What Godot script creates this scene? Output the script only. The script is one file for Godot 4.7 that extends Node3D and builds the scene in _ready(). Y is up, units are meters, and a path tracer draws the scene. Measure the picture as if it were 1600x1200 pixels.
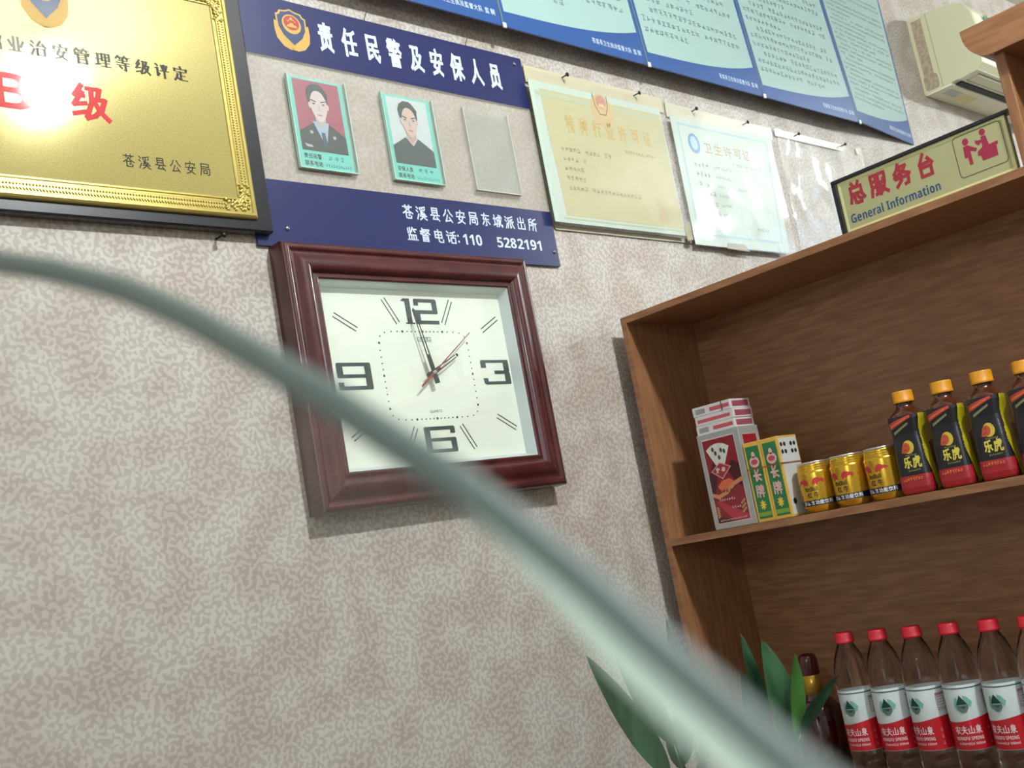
extends Node3D
# A shop reception corner: clock and notices on a papered wall, a drinks cabinet at its end.

const GLYPH := {
	"责": "15 12 85 12/20 25 80 25/8 38 92 38/50 3 50 38/25 48 25 80/25 48 75 48 75 80/50 55 50 70 40 82 12 95/58 80 88 95",
	"任": "32 5 20 30 6 48/22 30 22 96/88 8 70 16 42 20/66 18 66 88/36 50 96 50/42 88 92 88",
	"民": "18 8 80 8 80 38 18 38/18 8 18 90 45 78/18 58 88 58/48 38 55 60 68 80 86 94 92 78",
	"警": "6 10 48 10/18 3 18 17/36 3 36 17/12 20 6 32/12 24 46 24 44 44 38 46/16 31 32 31 32 42 16 42 16 31/62 3 54 20/58 13 94 13/84 13 76 32 56 46/62 18 74 34 94 46/46 50 54 55/10 59 90 59/24 68 76 68/24 76 76 76/26 84 74 84 74 97 26 97 26 84",
	"及": "16 10 68 10 60 38 84 38 72 62 50 82 24 94/34 10 32 45 24 72 8 92/36 42 50 64 68 82 94 94",
	"安": "50 2 54 14/12 32 12 18 90 18 86 32/46 30 34 56 28 66 60 80 84 94/72 44 62 68 44 84 14 95/6 48 94 48",
	"保": "30 4 20 30 6 48/20 30 20 96/42 10 84 10 84 36 42 36 42 10/34 50 94 50/64 36 64 96/62 52 50 72 34 86/66 52 78 72 95 86",
	"人": "50 5 48 35 36 66 8 94/50 30 62 64 94 94",
	"员": "28 8 74 8 74 28 28 28 28 8/20 40 20 78/20 40 80 40 80 78/50 48 50 68 40 82 10 95/58 80 90 95",
	"苍": "8 16 92 16/33 5 33 27/67 5 67 27/50 28 34 46 6 62/50 28 66 46 95 62/32 56 66 56 66 74 56 76/32 56 32 90 42 94 76 94 80 80",
	"溪": "8 10 20 20/4 34 16 44/6 94 22 60/88 6 62 12 36 15/38 22 44 32/60 20 63 31/86 18 78 32/58 34 44 46 64 46 40 60 82 60/72 50 84 62/34 72 96 72/64 60 64 72 52 86 32 97/66 74 78 88 96 97",
	"县": "26 6 76 6 76 56/26 6 26 56/26 22 76 22/26 38 76 38/8 57 94 57/46 58 28 84 78 84/66 70 88 94",
	"公": "36 8 26 32 6 52/62 8 74 32 95 50/46 46 34 72 22 90 74 82/62 62 86 94",
	"局": "16 8 84 8 84 30 18 30/17 8 17 55 6 94/18 44 90 44 88 84 80 92 70 92/36 58 66 58 66 80 36 80 36 58",
	"东": "12 18 90 18/44 4 26 46 84 46/54 34 54 90 42 92/34 60 16 84/70 60 90 80",
	"城": "4 34 34 34/18 8 18 76/2 82 36 72/42 24 96 24/46 24 44 60 34 92/46 44 64 44 62 70 54 72/66 5 70 45 80 78 94 92 96 78/88 36 76 66 54 92/80 8 90 16",
	"派": "8 10 20 20/4 34 16 44/6 94 22 60/88 6 66 14 38 18/38 18 38 50 28 92/86 26 66 34 54 36/56 36 56 92 66 82/70 32 76 60 94 92/92 44 76 58",
	"出": "50 4 50 90/20 14 20 42 80 42/80 14 80 42/12 56 12 90 88 90/88 56 88 90",
	"所": "42 6 28 12 14 15/14 15 14 50 4 94/14 30 42 30 42 56 14 56/90 6 72 14 58 17/58 17 58 55 46 94/58 42 96 42/80 42 80 96",
	"监": "14 12 14 44/32 6 32 48/56 4 44 34/52 16 92 16/66 26 78 36/18 58 82 58 82 92/18 58 18 92/40 58 40 92/60 58 60 92/4 92 96 92",
	"督": "26 3 26 24/26 12 46 12/6 24 50 24 42 36/28 24 28 48 20 46/14 32 8 44/38 32 48 42/56 12 90 12 78 30 52 46/60 18 74 34 94 44/26 54 74 54 74 95/26 54 26 95/26 68 74 68/26 80 74 80/26 94 74 94",
	"电": "18 18 82 18 82 62 18 62 18 18/18 40 82 40/50 4 50 86 60 93 90 93 93 76",
	"话": "10 8 22 18/4 36 20 36 20 84 32 72/88 8 66 16 42 19/66 16 66 54/36 36 96 36/46 54 86 54 86 92 46 92 46 54",
	"业": "36 6 36 88/62 6 62 88/8 30 24 64/92 28 76 62/4 90 96 90",
	"治": "10 10 22 20/4 34 16 44/6 94 24 58/62 6 42 36 84 34/74 22 92 42/42 54 84 54 84 92 42 92 42 54",
	"管": "22 2 6 20/14 10 46 10/28 12 34 20/64 2 50 20/58 10 94 10/74 12 80 20/50 22 50 30/10 42 10 32 92 32 88 42/26 44 74 44 74 60 26 60/26 44 26 96/26 72 78 72 78 94 26 94",
	"理": "4 14 38 14/4 46 36 46/20 14 20 80/2 84 38 76/46 10 92 10 92 52 46 52 46 10/46 31 92 31/68 10 68 90/46 70 92 70/38 92 98 92",
	"等": "22 2 6 20/14 10 46 10/28 12 34 20/64 2 50 20/58 10 94 10/74 12 80 20/20 32 82 32/50 24 50 46/6 46 94 46/8 62 92 62/66 50 66 94 54 92/28 70 40 82",
	"级": "30 6 10 34 34 34/30 24 6 60 38 54/4 86 40 76/44 12 78 12 70 40 90 40 80 66 60 86 38 95/56 12 54 50 38 90/58 40 74 72 96 94",
	"评": "10 8 22 18/4 36 20 36 20 84 32 72/42 14 92 14/52 24 58 42/84 22 76 42/36 52 98 52/66 14 66 97",
	"定": "50 2 54 12/10 30 10 18 92 18 88 30/24 38 78 38/50 38 50 88/52 62 82 62/28 54 20 78 6 95/22 74 40 88 60 92 96 93",
	"馆": "24 4 6 36/18 16 42 16 36 30/24 30 24 86 40 74/66 3 69 12/48 28 48 16 94 16 91 28/56 32 86 32 86 52 56 52/56 32 56 96/56 64 90 64 90 92 56 92",
	"总": "30 4 40 18/70 4 58 20/20 24 80 24 80 52 20 52 20 24/20 62 12 86/36 60 38 88 48 93 70 93 74 80/52 60 62 74/80 60 92 78",
	"服": "12 8 12 60 4 94/12 8 38 8 38 90 28 92/12 34 38 34/12 58 38 58/52 8 88 8 88 32 76 34/52 8 52 96/52 46 86 46 76 72 54 94/60 56 76 80 96 94",
	"务": "40 4 30 24 12 40/36 16 78 16 60 36 10 56/34 24 60 40 94 54/16 62 84 62 80 90 62 94/48 50 44 74 16 96",
	"台": "48 4 22 44 80 40/68 24 88 48/24 58 78 58 78 94 24 94 24 58",
	"特": "16 10 8 34/10 24 42 24/26 4 26 96/4 62 42 52/50 18 90 18/70 4 70 38/44 38 98 38/46 56 96 56/82 40 82 94 70 92/56 66 66 78",
	"种": "42 6 26 12 8 15/4 32 44 32/24 12 24 96/22 36 4 68/28 42 42 56/52 26 92 26 92 64 52 64 52 26/72 4 72 97",
	"行": "32 6 8 30/36 26 6 60/22 46 22 96/48 16 92 16/42 40 96 40/74 40 74 92 60 90",
	"许": "10 8 22 18/4 36 20 36 20 84 32 72/54 6 40 34/50 22 92 22/36 50 98 50/68 22 68 97",
	"可": "6 12 94 12/78 12 78 90 62 88/22 32 54 32 54 66 22 66 22 32",
	"证": "10 8 22 18/4 36 20 36 20 84 32 72/42 14 94 14/68 14 68 90/68 50 92 50/48 44 48 90/36 90 98 90",
	"卫": "10 12 80 12 80 56 66 56/44 12 44 90/4 90 96 90",
	"生": "26 6 8 40/20 26 90 26/50 4 50 92/16 56 86 56/4 92 96 92",
	"联": "4 10 46 10/12 10 12 76/36 10 36 96/12 30 36 30/12 52 36 52/4 80 44 72/58 4 66 18/88 4 78 20/52 26 96 26/48 52 98 52/74 26 72 58 46 94/74 54 82 76 98 94",
	"系": "84 6 50 12 16 14/48 14 26 34 66 34/66 22 14 56 84 54/72 42 88 60/50 56 50 92 40 90/30 68 12 88/70 66 90 86",
	"红": "30 6 10 34 34 34/30 24 6 60 38 54/4 86 40 76/46 16 92 16/70 16 70 88/40 88 98 88",
	"牛": "28 8 12 42/24 26 86 26/52 4 52 97/4 58 96 58",
	"乐": "82 6 50 12 22 14 20 46 86 46/54 26 54 92 42 90/30 60 12 84/72 60 92 82",
	"虎": "50 3 50 22/50 12 84 12/16 24 90 24 84 36/16 24 16 60 5 94/28 38 74 34/50 28 50 44 58 48 80 46/36 58 34 80 22 95/36 58 70 58 70 88 78 94 94 92 95 80",
	"农": "12 34 12 20 92 20 86 34/52 4 40 36 6 68/36 46 36 92 56 82/44 38 62 68 96 94/86 46 66 60",
	"夫": "18 22 84 22/6 48 94 48/50 4 50 48 38 74 8 95/52 50 66 76 94 95",
	"山": "50 8 50 88/12 36 12 88 88 88/88 36 88 88",
	"泉": "48 2 40 12/24 14 76 14 76 42 24 42 24 14/24 28 76 28/50 46 50 94 40 92/12 56 38 56 28 76 8 90/82 50 60 64/56 56 72 78 94 90",
	"长": "76 6 60 24 36 38/6 50 96 50/32 6 32 92 56 78/46 50 64 76 94 92",
	"牌": "10 6 8 50 4 92/10 36 42 36/34 6 34 36/12 58 36 58 36 96/72 2 66 12/50 14 92 14 92 46 50 46 50 14/50 30 92 30/72 14 66 46 46 64/44 70 98 70/78 50 78 97",
	"执": "4 26 40 26/22 4 22 92 10 90/4 60 40 50/48 28 80 28 80 80 88 92 96 90 97 76/62 4 62 40 44 92/46 50 66 66",
	"法": "10 10 22 20/4 34 16 44/6 94 24 58/42 22 90 22/66 4 66 46/36 46 98 46/62 48 46 84 88 80/76 64 94 94",
	"大": "6 34 94 34/50 4 48 40 36 70 6 95/52 40 66 72 95 95",
	"队": "10 8 10 96/10 8 40 8 28 36 40 56 28 70 14 68/70 4 66 46 40 95/68 40 78 70 98 95",
	"制": "20 4 8 24/16 14 54 14/4 32 60 32/32 2 32 96/12 50 12 84/12 50 54 50 54 78 46 82/72 12 72 70/92 4 92 92 80 90",
	"功": "4 18 42 18/22 18 22 72/2 80 46 66/48 32 92 32 88 88 72 92/68 4 66 46 42 94",
	"能": "28 3 10 26 44 24/36 14 48 32/10 38 10 96/10 38 44 38 44 92 36 94/10 56 44 56/10 72 44 72/58 5 58 40 92 40 94 30/90 10 58 22/58 52 58 92 94 92 96 80/90 58 58 70",
	"饮": "26 4 6 40/18 18 42 18 36 32/24 32 24 90 42 74/62 4 48 38/56 20 94 20 86 38/72 34 66 66 44 95/72 50 80 74 98 95",
	"料": "10 10 18 26/40 8 32 28/4 36 46 36/25 4 25 96/22 44 4 74/28 44 46 62/58 16 70 26/54 38 66 48/50 74 98 64/82 4 82 97",
	"一": "6 50 94 50",
}

var used := {}
var mats := {}
var rng := RandomNumberGenerator.new()
var fonts := {}


# ---------- names, parts, materials ----------

func numbered(called: String) -> String:
	var k: int = used.get(called, 0)
	used[called] = k + 1
	return called if k == 0 else "%s_%03d" % [called, k]


func thing(called: String, label: String, category: String, at := Vector3.ZERO, group := "") -> Node3D:
	var o := Node3D.new()
	o.name = numbered(called)
	add_child(o)
	o.position = at
	o.set_meta("label", label)
	o.set_meta("category", category)
	if group:
		o.set_meta("group", group)
	return o


func copy(src: Node3D, called: String, label: String, at: Vector3, turn := 0.0) -> Node3D:
	var o: Node3D = src.duplicate()
	o.name = numbered(called)
	add_child(o)
	o.position = at
	o.rotation.y = turn
	o.set_meta("label", label)
	return o


func put(parent: Node, called: String, mesh: Mesh, m: Material, label := "") -> MeshInstance3D:
	var o := MeshInstance3D.new()
	o.name = called
	o.mesh = mesh
	o.material_override = m
	parent.add_child(o, true)
	if label:
		o.set_meta("label", label)
	return o


func struct(called: String, mesh: Mesh, m: Material) -> MeshInstance3D:
	var o := put(self, called, mesh, m)
	o.set_meta("kind", "structure")
	return o


func paint(c: Color, rough := 0.6, metal := 0.0, coat := 0.0) -> StandardMaterial3D:
	var key := [c, rough, metal, coat]
	if mats.has(key):
		return mats[key]
	var m := StandardMaterial3D.new()
	m.albedo_color = c
	m.roughness = rough
	m.metallic = metal
	if coat > 0.0:
		m.clearcoat_enabled = true
		m.clearcoat = coat
		m.clearcoat_roughness = 0.08
	mats[key] = m
	return m


func rgb(r: int, g: int, b: int) -> Color:
	return Color8(r, g, b)


func clear(c: Color, alpha: float, rough := 0.03) -> StandardMaterial3D:
	var m := StandardMaterial3D.new()
	m.transparency = BaseMaterial3D.TRANSPARENCY_ALPHA
	m.albedo_color = Color(c, alpha)
	m.roughness = rough
	return m


func inks(rough := 0.5, coat := 0.0) -> StandardMaterial3D:
	var key := ["ink", rough, coat]
	if mats.has(key):
		return mats[key]
	var m := StandardMaterial3D.new()
	m.vertex_color_use_as_albedo = true
	m.roughness = rough
	if coat > 0.0:
		m.clearcoat_enabled = true
		m.clearcoat = coat
		m.clearcoat_roughness = 0.1
	mats[key] = m
	return m


func speckle(freq: float, low: Color, high: Color, from: float, to: float, size := 512, seed_ := 1, kind := FastNoiseLite.TYPE_SIMPLEX_SMOOTH, warp := 0.0) -> NoiseTexture2D:
	var n := FastNoiseLite.new()
	n.noise_type = kind
	n.seed = seed_
	n.frequency = freq
	n.fractal_type = FastNoiseLite.FRACTAL_NONE
	if warp > 0.0:
		n.domain_warp_enabled = true
		n.domain_warp_amplitude = warp
		n.domain_warp_frequency = freq * 0.8
		n.domain_warp_fractal_type = FastNoiseLite.DOMAIN_WARP_FRACTAL_NONE
	var g := Gradient.new()
	g.offsets = PackedFloat32Array([from, to])
	g.colors = PackedColorArray([low, high])
	var t := NoiseTexture2D.new()
	t.width = size
	t.height = size
	t.seamless = true
	t.noise = n
	t.color_ramp = g
	return t


func wood(base: Color, dark: Color, stretch: Vector3, rough: float, seed_: int) -> StandardMaterial3D:
	var m := StandardMaterial3D.new()
	var t := speckle(0.02, dark, base, 0.25, 0.75, 512, seed_, FastNoiseLite.TYPE_SIMPLEX_SMOOTH, 12.0)
	(t.noise as FastNoiseLite).fractal_type = FastNoiseLite.FRACTAL_FBM
	(t.noise as FastNoiseLite).fractal_octaves = 4
	m.albedo_texture = t
	m.uv1_triplanar = true
	m.uv1_world_triplanar = true
	m.uv1_scale = stretch
	m.roughness = rough
	return m


# ---------- shapes ----------

func begin() -> SurfaceTool:
	var st := SurfaceTool.new()
	st.begin(Mesh.PRIMITIVE_TRIANGLES)
	st.set_smooth_group(-1)
	return st


func done(st: SurfaceTool) -> ArrayMesh:
	st.generate_normals()
	return st.commit()


# a, b, c run anticlockwise seen from outside
func tri(st: SurfaceTool, a: Vector3, b: Vector3, c: Vector3) -> void:
	st.add_vertex(a)
	st.add_vertex(c)
	st.add_vertex(b)


func quad(st: SurfaceTool, a: Vector3, b: Vector3, c: Vector3, d: Vector3) -> void:
	tri(st, a, b, c)
	tri(st, a, c, d)


# box with chamfered edges
func box(st: SurfaceTool, lo: Vector3, hi: Vector3, bev := 0.0) -> void:
	var c := (lo + hi) / 2.0
	var h := (hi - lo) / 2.0
	var b := minf(bev, minf(h.x, minf(h.y, h.z)) * 0.9)
	for axis in 3:
		for s: float in [-1.0, 1.0]:
			var u := (axis + 1) % 3
			var w := (axis + 2) % 3
			var p := []
			for k: Array in [[-1, -1], [1, -1], [1, 1], [-1, 1]]:
				var q := Vector3.ZERO
				q[axis] = s * h[axis]
				q[u] = k[0] * (h[u] - b)
				q[w] = k[1] * (h[w] - b)
				p.append(c + q)
			if s > 0:
				quad(st, p[0], p[1], p[2], p[3])
			else:
				quad(st, p[3], p[2], p[1], p[0])
	if b <= 0.0:
		return
	for axis in 3:
		var u := (axis + 1) % 3
		var w := (axis + 2) % 3
		for su: float in [-1.0, 1.0]:
			for sw: float in [-1.0, 1.0]:
				var p := []
				for k: Array in [[-1, 0], [1, 0], [1, 1], [-1, 1]]:
					var q := Vector3.ZERO
					q[axis] = k[0] * (h[axis] - b)
					q[u] = su * (h[u] if k[1] == 0 else h[u] - b)
					q[w] = sw * (h[w] - b if k[1] == 0 else h[w])
					p.append(c + q)
				if su * sw < 0:
					p.reverse()
				quad(st, p[3], p[2], p[1], p[0])
	for sx: float in [-1.0, 1.0]:
		for sy: float in [-1.0, 1.0]:
			for sz: float in [-1.0, 1.0]:
				var s := Vector3(sx, sy, sz)
				var a := c + s * Vector3(h.x, h.y - b, h.z - b)
				var d := c + s * Vector3(h.x - b, h.y, h.z - b)
				var e := c + s * Vector3(h.x - b, h.y - b, h.z)
				if sx * sy * sz > 0:
					tri(st, a, d, e)
				else:
					tri(st, a, e, d)


func box_mesh(lo: Vector3, hi: Vector3, bev := 0.0) -> ArrayMesh:
	var st := begin()
	box(st, lo, hi, bev)
	return done(st)


# rows of points joined to a surface; every row runs the same way, outside to the left of rising rows
func skin(st: SurfaceTool, rows: Array, closed: bool) -> void:
	for i in rows.size() - 1:
		var a: Array = rows[i]
		var b: Array = rows[i + 1]
		var n := a.size()
		for j in (n if closed else n - 1):
			var k := (j + 1) % n
			quad(st, a[j], a[k], b[k], b[j])


# profile: Vector2(radius, height) from bottom to top
func lathe(profile: Array, seg := 32, at := Vector3.ZERO, smooth := true) -> ArrayMesh:
	var st := begin()
	if smooth:
		st.set_smooth_group(0)
	var rows := []
	for p: Vector2 in profile:
		var row := []
		for j in seg:
			var a := -TAU * j / seg
			row.append(at + Vector3(cos(a) * p.x, p.y, sin(a) * p.x))
		rows.append(row)
	for i in rows.size() - 1:
		for j in seg:
			var k := (j + 1) % seg
			var a: Vector3 = rows[i][j]
			var b: Vector3 = rows[i][k]
			var c: Vector3 = rows[i + 1][k]
			var d: Vector3 = rows[i + 1][j]
			if not a.is_equal_approx(b):
				tri(st, a, b, c)
			if not c.is_equal_approx(d):
				tri(st, a, c, d)
	return done(st)


func tube(st: SurfaceTool, path: Array, radii: Array, seg := 8) -> void:
	var rows := []
	for i in path.size():
		var f: Vector3 = (path[mini(i + 1, path.size() - 1)] - path[maxi(i - 1, 0)]).normalized()
		var side := f.cross(Vector3(0.31, 0.12, 0.94)).normalized()
		var up := side.cross(f)
		var row := []
		for j in seg:
			var a := TAU * j / seg
			row.append(path[i] + (side * cos(a) - up * sin(a)) * radii[mini(i, radii.size() - 1)])
		rows.append(row)
	for i in rows.size() - 1:
		for j in seg:
			var k := (j + 1) % seg
			quad(st, rows[i][k], rows[i][j], rows[i + 1][j], rows[i + 1][k])
	for j in seg:
		var k := (j + 1) % seg
		tri(st, path[0], rows[0][j], rows[0][k])
		tri(st, path[-1], rows[-1][k], rows[-1][j])


# picture-frame moulding: profile of Vector2(inset from the outer rectangle, z)
func moulding(lo: Vector2, hi: Vector2, profile: Array, smooth := false) -> ArrayMesh:
	var st := begin()
	for side in 4:
		if smooth:
			st.set_smooth_group(side)
		for i in profile.size() - 1:
			var q := []
			for k in 2:
				var p: Vector2 = profile[i + k]
				var c := [Vector3(lo.x + p.x, lo.y + p.x, p.y), Vector3(hi.x - p.x, lo.y + p.x, p.y), Vector3(hi.x - p.x, hi.y - p.x, p.y), Vector3(lo.x + p.x, hi.y - p.x, p.y)]
				q.append(c[side])
				q.append(c[(side + 1) % 4])
			quad(st, q[0], q[1], q[3], q[2])
	return done(st)


# flat outline given extruded along z, outline anticlockwise in x, y
func slab(outline: PackedVector2Array, z0: float, z1: float) -> ArrayMesh:
	var st := begin()
	var o := outline.duplicate()
	if Geometry2D.is_polygon_clockwise(o):
		o.reverse()
	var t := Geometry2D.triangulate_polygon(o)
	for i in range(0, t.size(), 3):
		var a := o[t[i]]
		var b := o[t[i + 1]]
		var c := o[t[i + 2]]
		if (b - a).cross(c - a) < 0.0:
			var s := b
			b = c
			c = s
		tri(st, Vector3(a.x, a.y, z1), Vector3(b.x, b.y, z1), Vector3(c.x, c.y, z1))
		tri(st, Vector3(a.x, a.y, z0), Vector3(c.x, c.y, z0), Vector3(b.x, b.y, z0))
	for i in o.size():
		var a := o[i]
		var b := o[(i + 1) % o.size()]
		quad(st, Vector3(a.x, a.y, z0), Vector3(b.x, b.y, z0), Vector3(b.x, b.y, z1), Vector3(a.x, a.y, z1))
	return done(st)


# ---------- print: flat coloured shapes laid on a surface through a map (u, v, height) ----------

class Ink:
	var v := PackedVector3Array()
	var c := PackedColorArray()
	var n := PackedVector3Array()
	var to: Callable
	var h := 0.0003
	var col := Color.BLACK
	var fine := 0.0                # longest edge allowed on a curved surface
	var span := Vector2.ONE
	var org := Vector2.ZERO
	var unit := Vector2.ONE
	var taken := []                # shapes already laid in this layer, so that strokes meet without doubling

	func _init(map: Callable) -> void:
		to = map

	func color(x: Color, layer := 1.0) -> void:
		col = x.srgb_to_linear()
		h = 0.00025 * layer

	func tri(a: Vector2, b: Vector2, d: Vector2) -> void:
		if fine > 0.0:
			var e := [((b - a) * span).length(), ((d - b) * span).length(), ((a - d) * span).length()]
			var w := 0 if e[0] >= e[1] and e[0] >= e[2] else 1 if e[1] >= e[2] else 2
			if e[w] > fine:
				if w == 0:
					tri(a, (a + b) / 2.0, d)
					tri((a + b) / 2.0, b, d)
				elif w == 1:
					tri(a, b, (b + d) / 2.0)
					tri(a, (b + d) / 2.0, d)
				else:
					tri(a, b, (a + d) / 2.0)
					tri((a + d) / 2.0, b, d)
				return
		if (b - a).cross(d - a) < 0.0:
			var s := b
			b = d
			d = s
		var p: Vector3 = to.call(a.x, a.y, h)
		var q: Vector3 = to.call(b.x, b.y, h)
		var r: Vector3 = to.call(d.x, d.y, h)
		var m := (q - p).cross(r - p).normalized()
		for x: Vector3 in [p, r, q]:
			v.append(x)
			n.append(m)
			c.append(col)

	func quad(a: Vector2, b: Vector2, d: Vector2, e: Vector2) -> void:
		tri(a, b, d)
		tri(a, d, e)

	# split across u so that print follows a curved surface
	func rect(x0: float, y0: float, x1: float, y1: float, steps := 1) -> void:
		for i in steps:
			var a := lerpf(x0, x1, float(i) / steps)
			var b := lerpf(x0, x1, float(i + 1) / steps)
			quad(Vector2(a, y0), Vector2(b, y0), Vector2(b, y1), Vector2(a, y1))

	func poly(o: PackedVector2Array) -> void:
		var t := Geometry2D.triangulate_polygon(o)
		for i in range(0, t.size(), 3):
			tri(o[t[i]], o[t[i + 1]], o[t[i + 2]])

	# lay a convex shape, leaving out what shapes in `taken` already cover
	func lay(o: PackedVector2Array) -> void:
		if Geometry2D.is_polygon_clockwise(o):
			o.reverse()
		var left := [o]
		for t: PackedVector2Array in taken:
			var next := []
			for q: PackedVector2Array in left:
				for r: PackedVector2Array in Geometry2D.clip_polygons(q, t):
					if r.size() > 2 and not Geometry2D.is_polygon_clockwise(r):
						next.append(r)
			left = next
		for q: PackedVector2Array in left:
			var flat := PackedVector2Array()
			for p in q:
				flat.append(org + p * unit)
			poly(flat)
		taken.append(o)

	func disc(x: float, y: float, rx: float, ry := -1.0, seg := 20) -> void:
		var o := PackedVector2Array()
		for i in seg:
			var a := TAU * i / seg
			o.append(Vector2(x + cos(a) * rx, y + sin(a) * (rx if ry < 0.0 else ry)))
		poly(o)

	func line(a: Vector2, b: Vector2, w: float, cap := 0.5) -> void:
		var d := (b - a).normalized() * w * cap
		var s := (b - a).normalized().orthogonal() * w * 0.5
		quad(a - d - s, b + d - s, b + d + s, a - d + s)

	func path(pts: Array, w: float) -> void:
		taken = []
		org = Vector2.ZERO
		unit = Vector2(0.001, 0.001)
		for i in pts.size() - 1:
			var d: Vector2 = (pts[i + 1] - pts[i]).normalized() * w * 0.5
			var s := d.orthogonal()
			lay(PackedVector2Array([(pts[i] - d - s) * 1000.0, (pts[i + 1] + d - s) * 1000.0, (pts[i + 1] + d + s) * 1000.0, (pts[i] - d + s) * 1000.0]))

	func frame(x0: float, y0: float, x1: float, y1: float, w: float) -> void:
		rect(x0, y0, x1, y0 + w)
		rect(x0, y1 - w, x1, y1)
		rect(x0, y0 + w, x0 + w, y1 - w)
		rect(x1 - w, y0 + w, x1, y1 - w)

	# one written character in the box x, y (lower left), w, t; strokes thickness upright and level in hundredths
	func sign(strokes: String, x: float, y: float, w: float, t: float, upright: float, level: float, lean := 0.0) -> void:
		taken = []
		org = Vector2(x, y)
		unit = Vector2(w / 100.0, t / 100.0)
		for s in strokes.split("/"):
			var f := s.split_floats(" ")
			for i in range(0, f.size() - 2, 2):
				var a := Vector2(f[i], 100.0 - f[i + 1])
				var b := Vector2(f[i + 2], 100.0 - f[i + 3])
				var d := (b - a).normalized()
				var half := lerpf(level, upright, absf(d.y)) * 0.5
				var e := d * half * 0.8
				var k := d.orthogonal() * half
				var q := PackedVector2Array()
				for p: Vector2 in [a - e - k, b + e - k, b + e + k, a - e + k]:
					q.append(Vector2(p.x + lean * p.y, p.y))
				lay(q)

	func mesh() -> ArrayMesh:
		var a := []
		a.resize(Mesh.ARRAY_MAX)
		a[Mesh.ARRAY_VERTEX] = v
		a[Mesh.ARRAY_NORMAL] = n
		a[Mesh.ARRAY_COLOR] = c
		var m := ArrayMesh.new()
		m.add_surface_from_arrays(Mesh.PRIMITIVE_TRIANGLES, a)
		return m


func wall_map(z: float) -> Callable:
	return func(u: float, v: float, h: float) -> Vector3: return Vector3(u, v, z + h)


func front_map(x: float) -> Callable:
	return func(u: float, v: float, h: float) -> Vector3: return Vector3(x - h, v, u)


# round a standing cylinder, u = 0 faces the open side of the cabinet
func round_map(r: float) -> Callable:
	return func(u: float, v: float, h: float) -> Vector3: return Vector3(-cos(u / r) * (r + h), v, sin(u / r) * (r + h))


func write(k: Ink, text: String, x0: float, x1: float, y: float, t: float, w: float, upright := 12.0, level := 10.0, lean := 0.0) -> void:
	var n := text.length()
	for i in n:
		var x := x0 if n == 1 else lerpf(x0, x1 - w, float(i) / (n - 1))
		if GLYPH.has(text[i]):
			k.sign(GLYPH[text[i]], x, y, w, t, upright, level, lean)


# a character too small to read in the photograph: a few seeded strokes
func scribble(k: Ink, x: float, y: float, w: float, t: float, weight := 11.0) -> void:
	var s := []
	for i in rng.randi_range(2, 3):
		var yy := rng.randi_range(8, 92)
		s.append("%d %d %d %d" % [rng.randi_range(4, 25), yy, rng.randi_range(70, 96), yy])
	for i in rng.randi_range(1, 2):
		var xx := rng.randi_range(15, 85)
		s.append("%d %d %d %d" % [xx, rng.randi_range(4, 30), xx, rng.randi_range(60, 96)])
	s.append("%d %d %d %d" % [rng.randi_range(40, 60), rng.randi_range(30, 50), rng.randi_range(5, 95), 94])
	k.sign("/".join(s), x, y, w, t, weight, weight)


func scribble_line(k: Ink, x0: float, x1: float, y: float, t: float, pitch: float, gap := 0.08, weight := 11.0) -> void:
	var x := x0
	while x + pitch * 0.85 <= x1:
		if rng.randf() > gap:
			scribble(k, x, y, pitch * 0.82, t, weight)
		x += pitch


func latin(k: Ink, text: String, x0: float, x1: float, y: float, t: float, bold := true) -> void:
	var f: SystemFont = fonts.get(bold)
	if f == null:
		f = SystemFont.new()
		f.font_names = PackedStringArray(["Droid Sans"])
		f.font_weight = 700 if bold else 400
		fonts[bold] = f
	var m := TextMesh.new()
	m.font = f
	m.font_size = 64
	m.pixel_size = 0.01
	m.depth = 0.0
	m.curve_step = 4.0
	m.text = text
	var a := m.get_mesh_arrays()
	var p: PackedVector3Array = a[Mesh.ARRAY_VERTEX]
	var idx: PackedInt32Array = a[Mesh.ARRAY_INDEX]
	var lo := Vector2(1e9, 1e9)
	var hi := -lo
	for q in p:
		lo = lo.min(Vector2(q.x, q.y))
		hi = hi.max(Vector2(q.x, q.y))
	for i in range(0, idx.size(), 3):
		var q := []
		for j in 3:
			var s := (Vector2(p[idx[i + j]].x, p[idx[i + j]].y) - lo) / (hi - lo)
			q.append(Vector2(lerpf(x0, x1, s.x), y + t * s.y))
		k.tri(q[0], q[1], q[2])


func ellipse(x: float, y: float, rx: float, ry: float, from := 0.0, to := TAU, n := 24) -> PackedVector2Array:
	var o := PackedVector2Array()
	for i in n:
		var a := lerpf(from, to, float(i) / (n if is_equal_approx(to - from, TAU) else n - 1))
		o.append(Vector2(x + cos(a) * rx, y + sin(a) * ry))
	return o


func pts(f: Array) -> PackedVector2Array:
	var o := PackedVector2Array()
	for i in range(0, f.size(), 2):
		o.append(Vector2(f[i], f[i + 1]))
	return o


func placed(o: PackedVector2Array, x: float, y: float, sx: float, sy: float) -> PackedVector2Array:
	var r := PackedVector2Array()
	for p in o:
		r.append(Vector2(x + p.x * sx, y + p.y * sy))
	return r


# ---------- the scene ----------

const CABINET_X := 1.774       # plane of the cabinet's open front
const LAMP := Vector3(1.36, 3.12, 1.72)


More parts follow.
